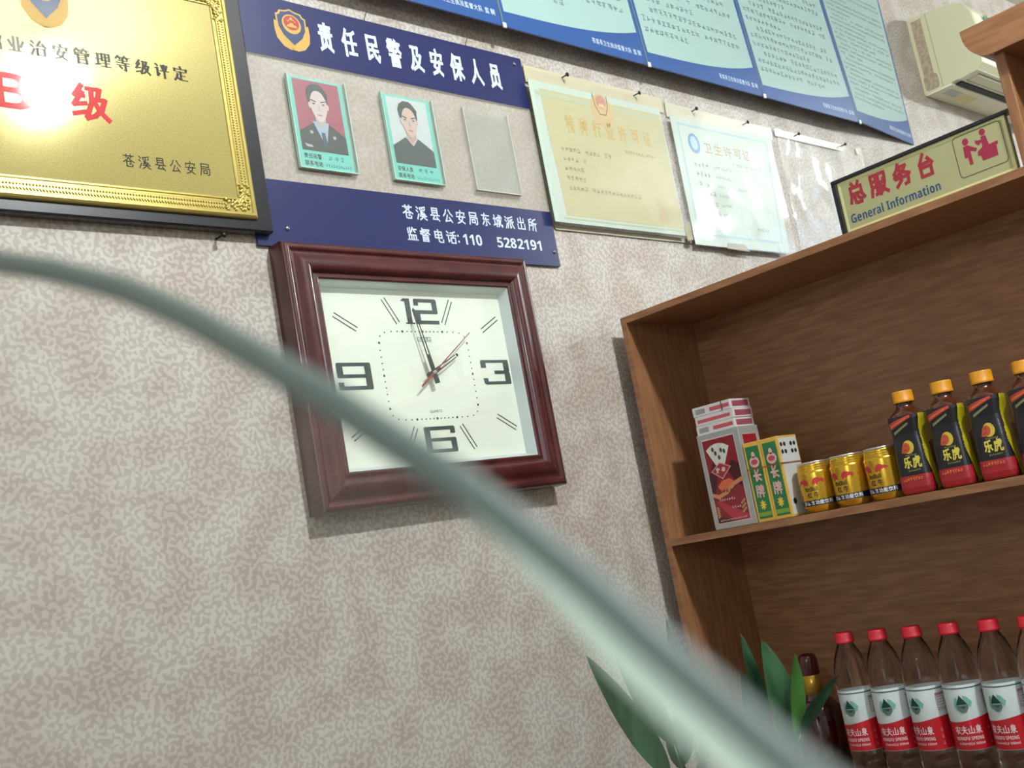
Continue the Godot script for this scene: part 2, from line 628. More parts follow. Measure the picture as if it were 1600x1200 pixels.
func _ready() -> void:
	rng.seed = 7
	set_camera()
	set_light()
	build_room()
	build_cabinet()
	build_clock()
	build_plaque()
	build_notice_board()
	build_panels()
	build_certificates()
	build_air_conditioner()
	build_information_sign()
	build_boxes()
	build_cans()
	build_tiger_bottles()
	build_water_bottles()
	build_liquor_bottle()
	build_plant()
	build_nails()
	build_glass_screen()


func set_camera() -> void:
	var cam := Camera3D.new()
	cam.name = "camera"
	add_child(cam)
	var look := CameraAttributesPhysical.new()
	look.frustum_focal_length = 35.0
	look.frustum_focus_distance = 2.0
	look.exposure_aperture = 8.0
	look.frustum_near = 0.02
	look.frustum_far = 50.0
	cam.attributes = look
	cam.fov = rad_to_deg(2.0 * atan(600.0 / 1757.09))
	cam.near = 0.02
	cam.far = 50.0
	var right := Vector3(0.72171838, -0.17996596, 0.66838225)
	var down := Vector3(-0.02296098, -0.97130269, -0.23673588)
	var ahead := Vector3(0.69180587, 0.15550993, -0.7051392)
	cam.transform = Transform3D(Basis(right, -down, -ahead).orthonormalized(), Vector3(0.0, 1.45, 1.5))
	cam.current = true


func set_light() -> void:
	var env := Environment.new()
	env.background_mode = Environment.BG_SKY
	var sky := Sky.new()
	var s := ProceduralSkyMaterial.new()
	s.sky_top_color = rgb(150, 176, 205)
	s.sky_horizon_color = rgb(205, 214, 220)
	s.ground_bottom_color = rgb(120, 116, 110)
	s.ground_horizon_color = rgb(190, 190, 186)
	s.energy_multiplier = 4.0
	sky.sky_material = s
	env.sky = sky
	env.tonemap_mode = Environment.TONE_MAPPER_LINEAR
	env.tonemap_exposure = 1.09
	env.sdfgi_enabled = true
	env.ssao_enabled = true
	env.ssil_enabled = true
	var w := WorldEnvironment.new()
	w.name = "surroundings"
	w.environment = env
	add_child(w)
	# three bare lamps hanging in a row, parallel to the papered wall
	var spots := [LAMP, Vector3(-1.25, 2.42, 1.72), Vector3(4.95, 3.12, 1.72)]
	var names := ["bare white ceiling lamp over the wall clock", "bare white lamp hanging on a long cord beyond the gold plaque", "bare white ceiling lamp nearest the air conditioner"]
	var glow := StandardMaterial3D.new()
	glow.albedo_color = Color.WHITE
	glow.emission_enabled = true
	glow.emission = Color(0.965, 0.99, 1.0)
	glow.emission_energy_multiplier = 120.0
	for i in 3:
		var t := thing("ceiling_lamp", names[i], "lamp", spots[i], "bare ceiling lamps")
		put(t, "bulb", lathe([Vector2(0.0, -0.05), Vector2(0.02, -0.046), Vector2(0.038, -0.03), Vector2(0.045, -0.005), Vector2(0.04, 0.022), Vector2(0.026, 0.045), Vector2(0.015, 0.06), Vector2(0.0, 0.06)], 24), glow)
		put(t, "socket", lathe([Vector2(0.0, 0.058), Vector2(0.02, 0.058), Vector2(0.022, 0.10), Vector2(0.012, 0.115), Vector2(0.0, 0.115)], 20), paint(rgb(225, 225, 220), 0.4))
		put(t, "cord", lathe([Vector2(0.004, 0.112), Vector2(0.004, 3.3 - spots[i].y)], 8), paint(rgb(220, 220, 216), 0.5))
		put(t, "ceiling_rose", lathe([Vector2(0.0, -0.025), Vector2(0.035, -0.02), Vector2(0.04, 0.0), Vector2(0.0, 0.0)], 24, Vector3(0, 3.3 - spots[i].y, 0)), paint(rgb(225, 225, 220), 0.4))
		var l := OmniLight3D.new()
		l.name = "lamp_light"
		l.light_color = Color(0.965, 0.99, 1.0)
		l.light_energy = [3.0, 0.5, 2.0][i]
		l.light_size = 0.045
		l.omni_range = 14.0
		l.omni_attenuation = 2.0
		l.shadow_enabled = true
		t.add_child(l)


func build_room() -> void:
	# papered wall: small curled flakes of a lighter beige on a pinkish ground
	var paper := StandardMaterial3D.new()
	paper.albedo_texture = speckle(0.06, rgb(172, 163, 154), rgb(194, 188, 179), 0.34, 0.66, 1024, 3, FastNoiseLite.TYPE_SIMPLEX, 14.0)
	paper.uv1_triplanar = true
	paper.uv1_world_triplanar = true
	paper.uv1_scale = Vector3(1.5, 1.5, 1.5)
	paper.detail_enabled = true
	paper.detail_blend_mode = BaseMaterial3D.BLEND_MODE_MUL
	paper.detail_albedo = speckle(0.012, rgb(240, 234, 228), rgb(255, 255, 255), 0.25, 0.7, 512, 9)
	paper.roughness = 0.55
	var white := paint(rgb(196, 194, 188), 0.8)
	var x0 := -2.3
	var x1 := 5.6
	var z1 := 4.3
	var top := 3.3
	var t := 0.15
	struct("wall_back", box_mesh(Vector3(x0 - t, 0, -t), Vector3(x1 + t, top, 0)), paper)
	struct("floor", box_mesh(Vector3(x0 - t, -t, -t), Vector3(x1 + t, 0, z1 + t)), paint(rgb(138, 130, 120), 0.35))
	struct("ceiling", box_mesh(Vector3(x0 - t, top, -t), Vector3(x1 + t, top + t, z1 + t)), white)
	# left wall with the glazed door to the street
	var st := begin()
	box(st, Vector3(x0 - t, 0, 0), Vector3(x0, top, 1.3))
	box(st, Vector3(x0 - t, 2.3, 1.3), Vector3(x0, top, 2.4))
	box(st, Vector3(x0 - t, 0, 2.4), Vector3(x0, top, z1))
	struct("wall_left", done(st), white)
	# right wall with a window
	st = begin()
	box(st, Vector3(x1, 0, 0), Vector3(x1 + t, top, 1.0))
	box(st, Vector3(x1, 3.15, 1.0), Vector3(x1 + t, top, 2.6))
	box(st, Vector3(x1, 0, 1.0), Vector3(x1 + t, 2.2, 2.6))
	box(st, Vector3(x1, 0, 2.6), Vector3(x1 + t, top, z1))
	struct("wall_right", done(st), white)
	struct("wall_front", box_mesh(Vector3(x0 - t, 0, z1), Vector3(x1 + t, top, z1 + t)), white)
	var frame := paint(rgb(200, 202, 200), 0.4)
	var d := struct("door_1", frame_x(x0 - 0.09, x0 - 0.05, 0.0, 2.3, 1.3, 2.4, 0.06, 1), frame)
	put(d, "pane", box_mesh(Vector3(x0 - 0.073, 0.06, 1.36), Vector3(x0 - 0.067, 2.24, 2.34)), clear(Color(0.9, 1.0, 0.96), 0.06))
	var w := struct("window_1", frame_x(x1 + 0.05, x1 + 0.09, 2.2, 3.15, 1.0, 2.6, 0.05, 2), frame)
	put(w, "pane", box_mesh(Vector3(x1 + 0.067, 2.24, 1.04), Vector3(x1 + 0.073, 3.11, 2.56)), clear(Color(0.9, 1.0, 0.96), 0.06))


func frame_x(xa: float, xb: float, y0: float, y1: float, z0: float, z1: float, w: float, panes: int) -> ArrayMesh:
	var st := begin()
	box(st, Vector3(xa, y0, z0), Vector3(xb, y0 + w, z1))
	box(st, Vector3(xa, y1 - w, z0), Vector3(xb, y1, z1))
	for i in panes + 1:
		var z := lerpf(z0, z1 - w, float(i) / panes)
		box(st, Vector3(xa, y0 + w, z), Vector3(xb, y1 - w, z + w))
	return done(st)


# ---------- cabinet ----------

func build_cabinet() -> void:
	var x := CABINET_X
	var back := 2.0
	var a := 0.040             # left side, just clear of the wall
	var b := 1.75              # far end, outside the picture
	var th := 0.014
	var level := wood(rgb(150, 106, 72), rgb(130, 88, 58), Vector3(7, 7, 0.8), 0.42, 21)
	var upright := wood(rgb(150, 106, 72), rgb(130, 88, 58), Vector3(7, 0.8, 7), 0.42, 22)
	var t := thing("shelf_cabinet", "brown wood-grain open shelf cabinet holding drinks and card boxes", "cabinet", Vector3(x, 0, a))
	t.position = Vector3.ZERO
	var edging := level
	for z: float in [a, b - th]:
		var side := put(t, "side_panel", box_mesh(Vector3(x + 0.001, 0, z), Vector3(back + 0.006, 1.903, z + th)), upright)
		put(side, "edge_band", box_mesh(Vector3(x, 0, z), Vector3(x + 0.001, 1.903, z + th), 0.0004), edging)
	var lid := put(t, "top_board", box_mesh(Vector3(x + 0.001, 1.903 - th, a + th), Vector3(back + 0.006, 1.903, b - th)), level)
	put(lid, "edge_band", box_mesh(Vector3(x, 1.903 - th, a + th), Vector3(x + 0.001, 1.903, b - th), 0.0004), edging)
	for y: float in [1.4410, 0.964, 0.50, 0.09]:
		var shelf := put(t, "shelf", box_mesh(Vector3(x + 0.001, y - th, a + th), Vector3(back, y, b - th)), level)
		put(shelf, "edge_band", box_mesh(Vector3(x, y - th, a + th), Vector3(x + 0.001, y, b - th), 0.0004), edging)
	put(t, "plinth", box_mesh(Vector3(x + 0.02, 0, a + th), Vector3(x + 0.034, 0.076, b - th)), level)
	put(t, "back_panel", box_mesh(Vector3(back, 0.02, a + th), Vector3(back + 0.006, 1.889, b - th)), level)
	# taller section that begins beyond the information sign
	put(t, "upper_side_panel", box_mesh(Vector3(x, 1.903, 0.884), Vector3(back + 0.006, 2.087, 0.900), 0.0012), upright)
	put(t, "upper_back_panel", box_mesh(Vector3(back, 1.903, 0.900), Vector3(back + 0.006, 2.087, b)), level)
	var o := PackedVector2Array()
	# cornice: rounded at its open end, seen from the front as u = z, v = y
	o.append(Vector2(b, 2.142))
	o.append(Vector2(0.848, 2.142))
	for i in 9:
		var q := PI + i / 8.0 * PI / 2.0
		o.append(Vector2(0.888 + cos(q) * 0.040, 2.136 + sin(q) * 0.049))
	o.append(Vector2(b, 2.087))
	var m := slab(o, 0.0, 0.25)
	var c := put(t, "cornice", m, edging)
	c.transform = Transform3D(Basis(Vector3(0, 0, 1), Vector3(0, 1, 0), Vector3(-1, 0, 0)), Vector3(back + 0.01, 0, 0))


# ---------- clock ----------

func build_clock() -> void:
	var lo := Vector2(0.983, 1.577)
	var hi := Vector2(1.530, 2.020)
	var t := thing("wall_clock", "square wall clock in a wide mahogany-red frame with a pale dial", "clock", Vector3(1.2565, 1.577, 0))
	t.position = Vector3.ZERO
	var red := StandardMaterial3D.new()
	red.albedo_texture = speckle(0.03, rgb(66, 26, 28), rgb(80, 33, 34), 0.3, 0.7, 256, 31)
	red.uv1_triplanar = true
	red.uv1_world_triplanar = true
	red.uv1_scale = Vector3(2, 2, 2)
	red.roughness = 0.32
	red.clearcoat_enabled = true
	red.clearcoat = 0.5
	red.clearcoat_roughness = 0.12
	var prof := []
	for p: Array in [[0, 0.0], [0, 0.034], [0.0025, 0.0395], [0.0065, 0.0415], [0.012, 0.0415], [0.0135, 0.039], [0.016, 0.0375], [0.020, 0.0385], [0.026, 0.043], [0.033, 0.0465], [0.040, 0.0472], [0.045, 0.0455], [0.0485, 0.042], [0.050, 0.0385], [0.0515, 0.037], [0.0545, 0.0385], [0.0575, 0.0395], [0.060, 0.039], [0.061, 0.037], [0.061, 0.033]]:
		prof.append(Vector2(p[0], p[1]))
	put(t, "frame", moulding(lo, hi, prof, true), red)
	put(t, "back_board", box_mesh(Vector3(lo.x + 0.004, lo.y + 0.004, 0.001), Vector3(hi.x - 0.004, hi.y - 0.004, 0.008)), paint(rgb(40, 34, 32), 0.8))
	put(t, "bezel", moulding(lo + Vector2(0.0605, 0.0605), hi - Vector2(0.0605, 0.0605), [Vector2(0, 0.036), Vector2(0.001, 0.0362), Vector2(0.008, 0.0142)]), paint(rgb(196, 206, 206), 0.35), "pale inner rim of the frame")
	var dial := put(t, "dial", box_mesh(Vector3(1.044, 1.638, 0.008), Vector3(1.470, 1.960, 0.014)), paint(rgb(238, 244, 228), 0.5), "pale green-white dial")
	var k := Ink.new(wall_map(0.014))
	k.color(rgb(38, 48, 46))
	var bars := [1.081, 1.908, 1.1226, 1.884, 1.0775, 1.9016, 1.119, 1.8775, 1.184, 1.9335, 1.2082, 1.8916, 1.1906, 1.9374, 1.215, 1.8953]
	for i in range(0, bars.size(), 4):
		for sx: float in [-1.0, 1.0]:
			for sy: float in [-1.0, 1.0]:
				var a := Vector2(1.2635 + sx * (bars[i] - 1.2635), 1.7995 + sy * (bars[i + 1] - 1.7995))
				var b := Vector2(1.2635 + sx * (bars[i + 2] - 1.2635), 1.7995 + sy * (bars[i + 3] - 1.7995))
				k.line(a, b, 0.0022)
	# minute dots round a rounded square
	for i in 60:
		var a := TAU * i / 60.0
		var d := Vector2(sin(a), cos(a))
		var r := 1.0 / pow(pow(absf(d.x) / 0.1005, 9.0) + pow(absf(d.y) / 0.0785, 9.0), 1.0 / 9.0)
		var p := Vector2(1.2635, 1.7990) + d * r
		k.disc(p.x, p.y, 0.0023 if i % 5 == 0 else 0.0014, -1.0, 10)
	latin(k, "QUARTZ", 1.2490, 1.2765, 1.7300, 0.0055, false)
	k.frame(1.2490, 1.8590, 1.2795, 1.8672, 0.0008)
	k.rect(1.2490, 1.8618, 1.2795, 1.8626)
	for x: float in [1.256, 1.2635, 1.271]:
		k.disc(x, 1.8648, 0.0012, -1.0, 8)
	put(dial, "hour_marks", k.mesh(), inks(0.5))
	# heavy squared numerals
	for n: Array in [["12", 1.2240, 1.8915], ["3", 1.3870, 1.7780], ["6", 1.2280, 1.6598], ["9", 1.0670, 1.7760]]:
		k = Ink.new(wall_map(0.014))
		k.color(rgb(38, 48, 48), 2.0)
		var w := 0.0700
		var h := 0.0465
		var x: float = n[1]
		var y: float = n[2]
		var s := ""
		match n[0]:
			"12":
				k.poly(placed(pts([0.0, 0.90, 0.10, 1.0, 0.30, 1.0, 0.30, 0.0, 0.14, 0.0, 0.14, 0.88]), x, y, w, h))
				k.rect(x + w * 0.08, y, x + w * 0.38, y + h * 0.05)
				x += w * 0.42
				w *= 0.75
				s = "2"
			"3":
				k.poly(placed(pts([0.0, 0.96, 0.03, 1.0, 0.98, 1.0, 1.0, 0.97, 1.0, 0.54, 0.97, 0.5, 1.0, 0.46, 1.0, 0.03, 0.97, 0.0, 0.10, 0.0, 0.04, 0.05, 0.02, 0.26, 0.18, 0.26, 0.19, 0.12, 0.80, 0.12, 0.80, 0.42, 0.45, 0.42, 0.45, 0.56, 0.80, 0.56, 0.80, 0.88, 0.18, 0.88, 0.18, 0.68, 0.0, 0.68]), x, y, w, h))
			"6":
				k.poly(placed(pts([0.03, 0.0, 0.0, 0.04, 0.0, 0.96, 0.03, 1.0, 0.97, 1.0, 1.0, 0.95, 1.0, 0.72, 0.84, 0.72, 0.84, 0.86, 0.19, 0.86, 0.19, 0.56, 0.97, 0.56, 1.0, 0.52, 1.0, 0.04, 0.97, 0.0, 0.5, 0.0, 0.5, 0.13, 0.82, 0.13, 0.82, 0.43, 0.19, 0.43, 0.19, 0.13, 0.499, 0.13, 0.499, 0.0]), x, y, w, h))
			"9":
				k.poly(placed(pts([0.97, 1.0, 1.0, 0.96, 1.0, 0.04, 0.97, 0.0, 0.03, 0.0, 0.0, 0.05, 0.0, 0.28, 0.16, 0.28, 0.16, 0.14, 0.81, 0.14, 0.81, 0.44, 0.03, 0.44, 0.0, 0.48, 0.0, 0.96, 0.03, 1.0, 0.5, 1.0, 0.5, 0.87, 0.18, 0.87, 0.18, 0.57, 0.81, 0.57, 0.81, 0.87, 0.501, 0.87, 0.501, 1.0]), x, y, w, h))
		if s == "2":
			k.poly(placed(pts([0.0, 0.96, 0.04, 1.0, 0.95, 1.0, 1.0, 0.94, 1.0, 0.44, 0.96, 0.40, 0.22, 0.40, 0.22, 0.14, 1.0, 0.14, 1.0, 0.0, 0.05, 0.0, 0.0, 0.05, 0.0, 0.52, 0.04, 0.55, 0.78, 0.55, 0.78, 0.86, 0.20, 0.86, 0.20, 0.73, 0.0, 0.73]), x, y, w, h))
		put(dial, "numeral", k.mesh(), inks(0.5))
	# hands: a little before two o'clock
	var c := Vector2(1.2625, 1.8000)
	var black := paint(rgb(28, 32, 30), 0.4)
	put(t, "minute_hand", hand(c, -11.5, 0.119, 0.0110, 0.020, 0.0275, 0.5), black)
	put(t, "hour_hand", hand(c, 62.5, 0.072, 0.0105, 0.016, 0.0255, 0.75), black)
	var st := begin()
	var d := Vector2(sin(deg_to_rad(53.5)), cos(deg_to_rad(53.5)))
	var s := d.orthogonal()
	var o := PackedVector2Array()
	for p: Array in [[-0.042, 0.0016], [-0.012, 0.0022], [0.0, 0.0012], [0.122, 0.0007], [0.122, -0.0007], [0.0, -0.0012], [-0.012, -0.0022], [-0.042, -0.0016]]:
		o.append(c + d * p[0] + s * p[1])
	put(t, "second_hand", slab(o, 0.0290, 0.0295), paint(rgb(150, 30, 30), 0.4), "thin red second hand")
	put(t, "hand_cap", lathe([Vector2(0.0035, 0.0), Vector2(0.0035, 0.004), Vector2(0.0022, 0.0055), Vector2(0.0, 0.006)], 16), paint(rgb(210, 212, 210), 0.2, 0.8)).transform = Transform3D(Basis(Vector3.RIGHT, PI / 2), Vector3(c.x, c.y, 0.0275))
	put(t, "spindle", lathe([Vector2(0.004, 0.014), Vector2(0.004, 0.0285)], 12), black).transform = Transform3D(Basis(Vector3.RIGHT, PI / 2), Vector3(c.x, c.y, 0.0))
	put(t, "glass", box_mesh(Vector3(lo.x + 0.0605, lo.y + 0.0605, 0.0335), Vector3(hi.x - 0.0605, hi.y - 0.0605, 0.0350)), clear(Color(0.92, 1.0, 0.96), 0.03, 0.02))
	st.clear()


# a hand: stem, then a long open loop, and a short tail; angle from twelve o'clock
func hand(c: Vector2, deg: float, reach: float, width: float, tail: float, z: float, open_at: float) -> ArrayMesh:
	var d := Vector2(sin(deg_to_rad(deg)), cos(deg_to_rad(deg)))
	var s := Vector2(d.y, -d.x)
	var w := width / 2.0
	var st := SurfaceTool.new()
	st.begin(Mesh.PRIMITIVE_TRIANGLES)
	var stem := reach * 0.28
	for o: Array in [
		[-tail, -w, stem, -w * 0.8, stem, w * 0.8, -tail, w],
		[stem - 0.001, w * 0.8, reach * 0.9, w * 0.55, reach * 0.9, w * 0.25, stem - 0.001, w * 0.35],
		[stem - 0.001, -w * 0.8, reach * 0.9, -w * 0.55, reach * 0.9, -w * 0.25, stem - 0.001, -w * 0.35],
		[reach * 0.83 if open_at < 0.6 else reach * 0.93, -w * 0.6, reach * 0.97, -w * 0.55, reach, 0.0, reach * 0.97, w * 0.55, reach * 0.83 if open_at < 0.6 else reach * 0.93, w * 0.6],
	]:
		var q := PackedVector2Array()
		for i in range(0, o.size(), 2):
			q.append(c + d * o[i] + s * o[i + 1])
		st.append_from(slab(q, z, z + 0.0007), 0, Transform3D.IDENTITY)
	return st.commit()


# ---------- gold plaque ----------

func build_plaque() -> void:
	var t := thing("award_plaque", "gold embossed award plaque on a black lacquered board", "plaque", Vector3(0.651, 2.04, 0))
	t.position = Vector3.ZERO
	put(t, "board", box_mesh(Vector3(0.317, 2.038, 0.0), Vector3(0.985, 2.470, 0.0225), 0.003), paint(rgb(34, 34, 38), 0.25, 0.0, 0.6), "black lacquered backing board")
	var gold := StandardMaterial3D.new()
	gold.albedo_texture = speckle(0.35, rgb(172, 158, 92), rgb(200, 186, 120), 0.3, 0.7, 512, 41)
	gold.uv1_triplanar = true
	gold.uv1_world_triplanar = true
	gold.uv1_scale = Vector3(3, 3, 3)
	gold.metallic = 0.3
	gold.roughness = 0.075
	var bright := StandardMaterial3D.new()
	bright.albedo_color = rgb(190, 172, 96)
	bright.metallic = 0.6
	bright.roughness = 0.26
	var lacquer := inks(0.75, 0.3).duplicate() as StandardMaterial3D
	lacquer.clearcoat_roughness = 0.05
	var lo := Vector2(0.347, 2.057)
	var hi := Vector2(0.955, 2.4520)
	var sheet := put(t, "gold_sheet", box_mesh(Vector3(lo.x + 0.031, lo.y + 0.031, 0.022), Vector3(hi.x - 0.031, hi.y - 0.031, 0.0275)), gold, "satin gold sheet")
	var border := put(t, "gold_border", moulding(lo, hi, [Vector2(0, 0.0225), Vector2(0, 0.0265), Vector2(0.0015, 0.0285), Vector2(0.0045, 0.0305), Vector2(0.0085, 0.0305), Vector2(0.010, 0.0285), Vector2(0.024, 0.0285), Vector2(0.0255, 0.0268), Vector2(0.0285, 0.0268), Vector2(0.0295, 0.0292), Vector2(0.0315, 0.0292), Vector2(0.0325, 0.0275)]), bright, "raised gold border")
	# beading and rope round the border, scrolls in the corners
	var st := begin()
	st.set_smooth_group(0)
	var bead := SphereMesh.new()
	bead.radius = 1.0
	bead.height = 2.0
	bead.radial_segments = 8
	bead.rings = 4
	var w := hi.x - lo.x
	var h := hi.y - lo.y
	for side in 4:
		var along := w if side % 2 == 0 else h
		var n := int((along - 0.11) / 0.0045)
		for i in n:
			var s := 0.055 + (i + 0.5) * (along - 0.11) / n
			for row in 2:
				var inset := 0.0135 if row == 0 else 0.0205
				var p := Vector2(s, inset)
				var q := p if side == 0 else Vector2(w - p.y, p.x) if side == 1 else Vector2(w - p.x, h - p.y) if side == 2 else Vector2(p.y, h - p.x)
				var b := Basis(Vector3.BACK, side * PI / 2 + (0.6 if row == 0 else 0.0)).scaled_local(Vector3(0.0010, 0.0028, 0.0021) if row == 0 else Vector3(0.0017, 0.0020, 0.0021))
				st.append_from(bead, 0, Transform3D(b, Vector3(lo.x + q.x, lo.y + q.y, 0.0285)))
	var r := RandomNumberGenerator.new()
	r.seed = 5
	var scroll := []
	for i in 46:
		var u := r.randf_range(0.011, 0.056)
		scroll.append([u, r.randf_range(0.011, 0.029 if u > 0.03 else 0.035), r.randf() * PI, r.randf_range(0.0014, 0.0042), r.randf_range(0.0012, 0.0026)])
	for corner in 4:
		for f: Array in scroll:
			for flip in 2:
				var p := Vector2(f[0], f[1]) if flip == 0 else Vector2(f[1], f[0])
				var q := Vector2(p.x if corner in [0, 3] else w - p.x, p.y if corner < 2 else h - p.y)
				var turn: float = f[2] * (1.0 if flip == 0 else -1.0)
				st.append_from(bead, 0, Transform3D(Basis(Vector3.BACK, turn).scaled_local(Vector3(f[3], f[4], 0.0038)), Vector3(lo.x + q.x, lo.y + q.y, 0.0285)))
	var orn := put(border, "border_ornament", st.commit(), bright, "tiny gold beads, rope and corner scrolls")
	orn.set_meta("kind", "stuff")
	var k := Ink.new(wall_map(0.0275))
	k.color(rgb(40, 34, 22))
	write(k, "馆业治安管理等级评定", 0.5600, 0.8660, 2.2755, 0.0245, 0.0240, 17.0, 7.0)
	put(sheet, "lettering", k.mesh(), lacquer, "black title lettering")
	k = Ink.new(wall_map(0.0275))
	k.color(rgb(40, 34, 22))
	write(k, "苍溪县公安局", 0.7390, 0.8820, 2.1205, 0.0215, 0.0190, 9.0, 8.0)
	put(sheet, "lettering", k.mesh(), lacquer, "black signature lettering")
	k = Ink.new(wall_map(0.0275))
	k.color(rgb(200, 44, 48))
	write(k, "级", 0.6730, 0.7290, 2.1870, 0.0570, 0.0560, 15.0, 12.0)
	put(sheet, "lettering", k.mesh(), lacquer, "large red grade character")
	k = Ink.new(wall_map(0.0275))
	k.color(rgb(200, 44, 48))
	latin(k, "B", 0.5620, 0.6180, 2.1880, 0.0540)
	put(sheet, "lettering", k.mesh(), lacquer, "large red grade letter")
	k = Ink.new(wall_map(0.0275))
	badge(k, 0.6510, 2.3750, 0.036, 0.052)
	put(sheet, "emblem", k.mesh(), lacquer, "blue and gold shield emblem")


# shield in a wreath with a red disc, star and gate
func badge(k: Ink, x: float, y: float, rx: float, ry: float) -> void:
	var gold := rgb(196, 158, 78)
	var blue := rgb(48, 66, 98)
	var red := rgb(168, 56, 56)
	k.color(gold, 1.0)
	k.poly(placed(pts([-0.98, 0.35, -1.0, -0.1, -0.92, -0.5, -0.6, -0.84, -0.2, -0.98, 0.2, -0.98, 0.6, -0.84, 0.92, -0.5, 1.0, -0.1, 0.98, 0.35, 0.8, 0.3, 0.0, -0.4, -0.8, 0.3]), x, y, rx, ry))
	k.color(gold, 2.0)
	k.poly(placed(pts([0.0, 1.0, 0.28, 0.90, 0.62, 0.86, 0.70, 0.72, 0.86, 0.66, 0.84, 0.05, 0.6, -0.38, 0.0, -0.86, -0.6, -0.38, -0.84, 0.05, -0.86, 0.66, -0.70, 0.72, -0.62, 0.86, -0.28, 0.90]), x, y, rx, ry))
	k.color(blue, 3.0)
	k.poly(placed(pts([0.0, 0.92, 0.26, 0.83, 0.54, 0.79, 0.63, 0.65, 0.77, 0.60, 0.75, 0.07, 0.53, -0.31, 0.0, -0.72, -0.53, -0.31, -0.75, 0.07, -0.77, 0.60, -0.63, 0.65, -0.54, 0.79, -0.26, 0.83]), x, y, rx, ry))
	k.color(gold, 4.0)
	k.disc(x, y + ry * 0.27, rx * 0.54, ry * 0.46)
	k.color(red, 5.0)
	k.disc(x, y + ry * 0.33, rx * 0.44, ry * 0.34)
	k.color(gold, 6.0)
	k.poly(placed(pts([-0.3, 0.12, 0.3, 0.12, 0.24, 0.22, 0.12, 0.24, 0.10, 0.32, -0.10, 0.32, -0.12, 0.24, -0.24, 0.22]), x, y, rx, ry))
	for i in 5:
		k.disc(x + rx * [0.0, -0.2, -0.12, 0.12, 0.2][i], y + ry * [0.52, 0.40, 0.46, 0.46, 0.40][i], rx * (0.085 if i == 0 else 0.04), -1.0, 8)
	k.poly(placed(pts([-0.16, -0.84, 0.16, -0.84, 0.12, -0.98, -0.12, -0.98]), x, y, rx, ry))


# ---------- blue notice board and badges ----------

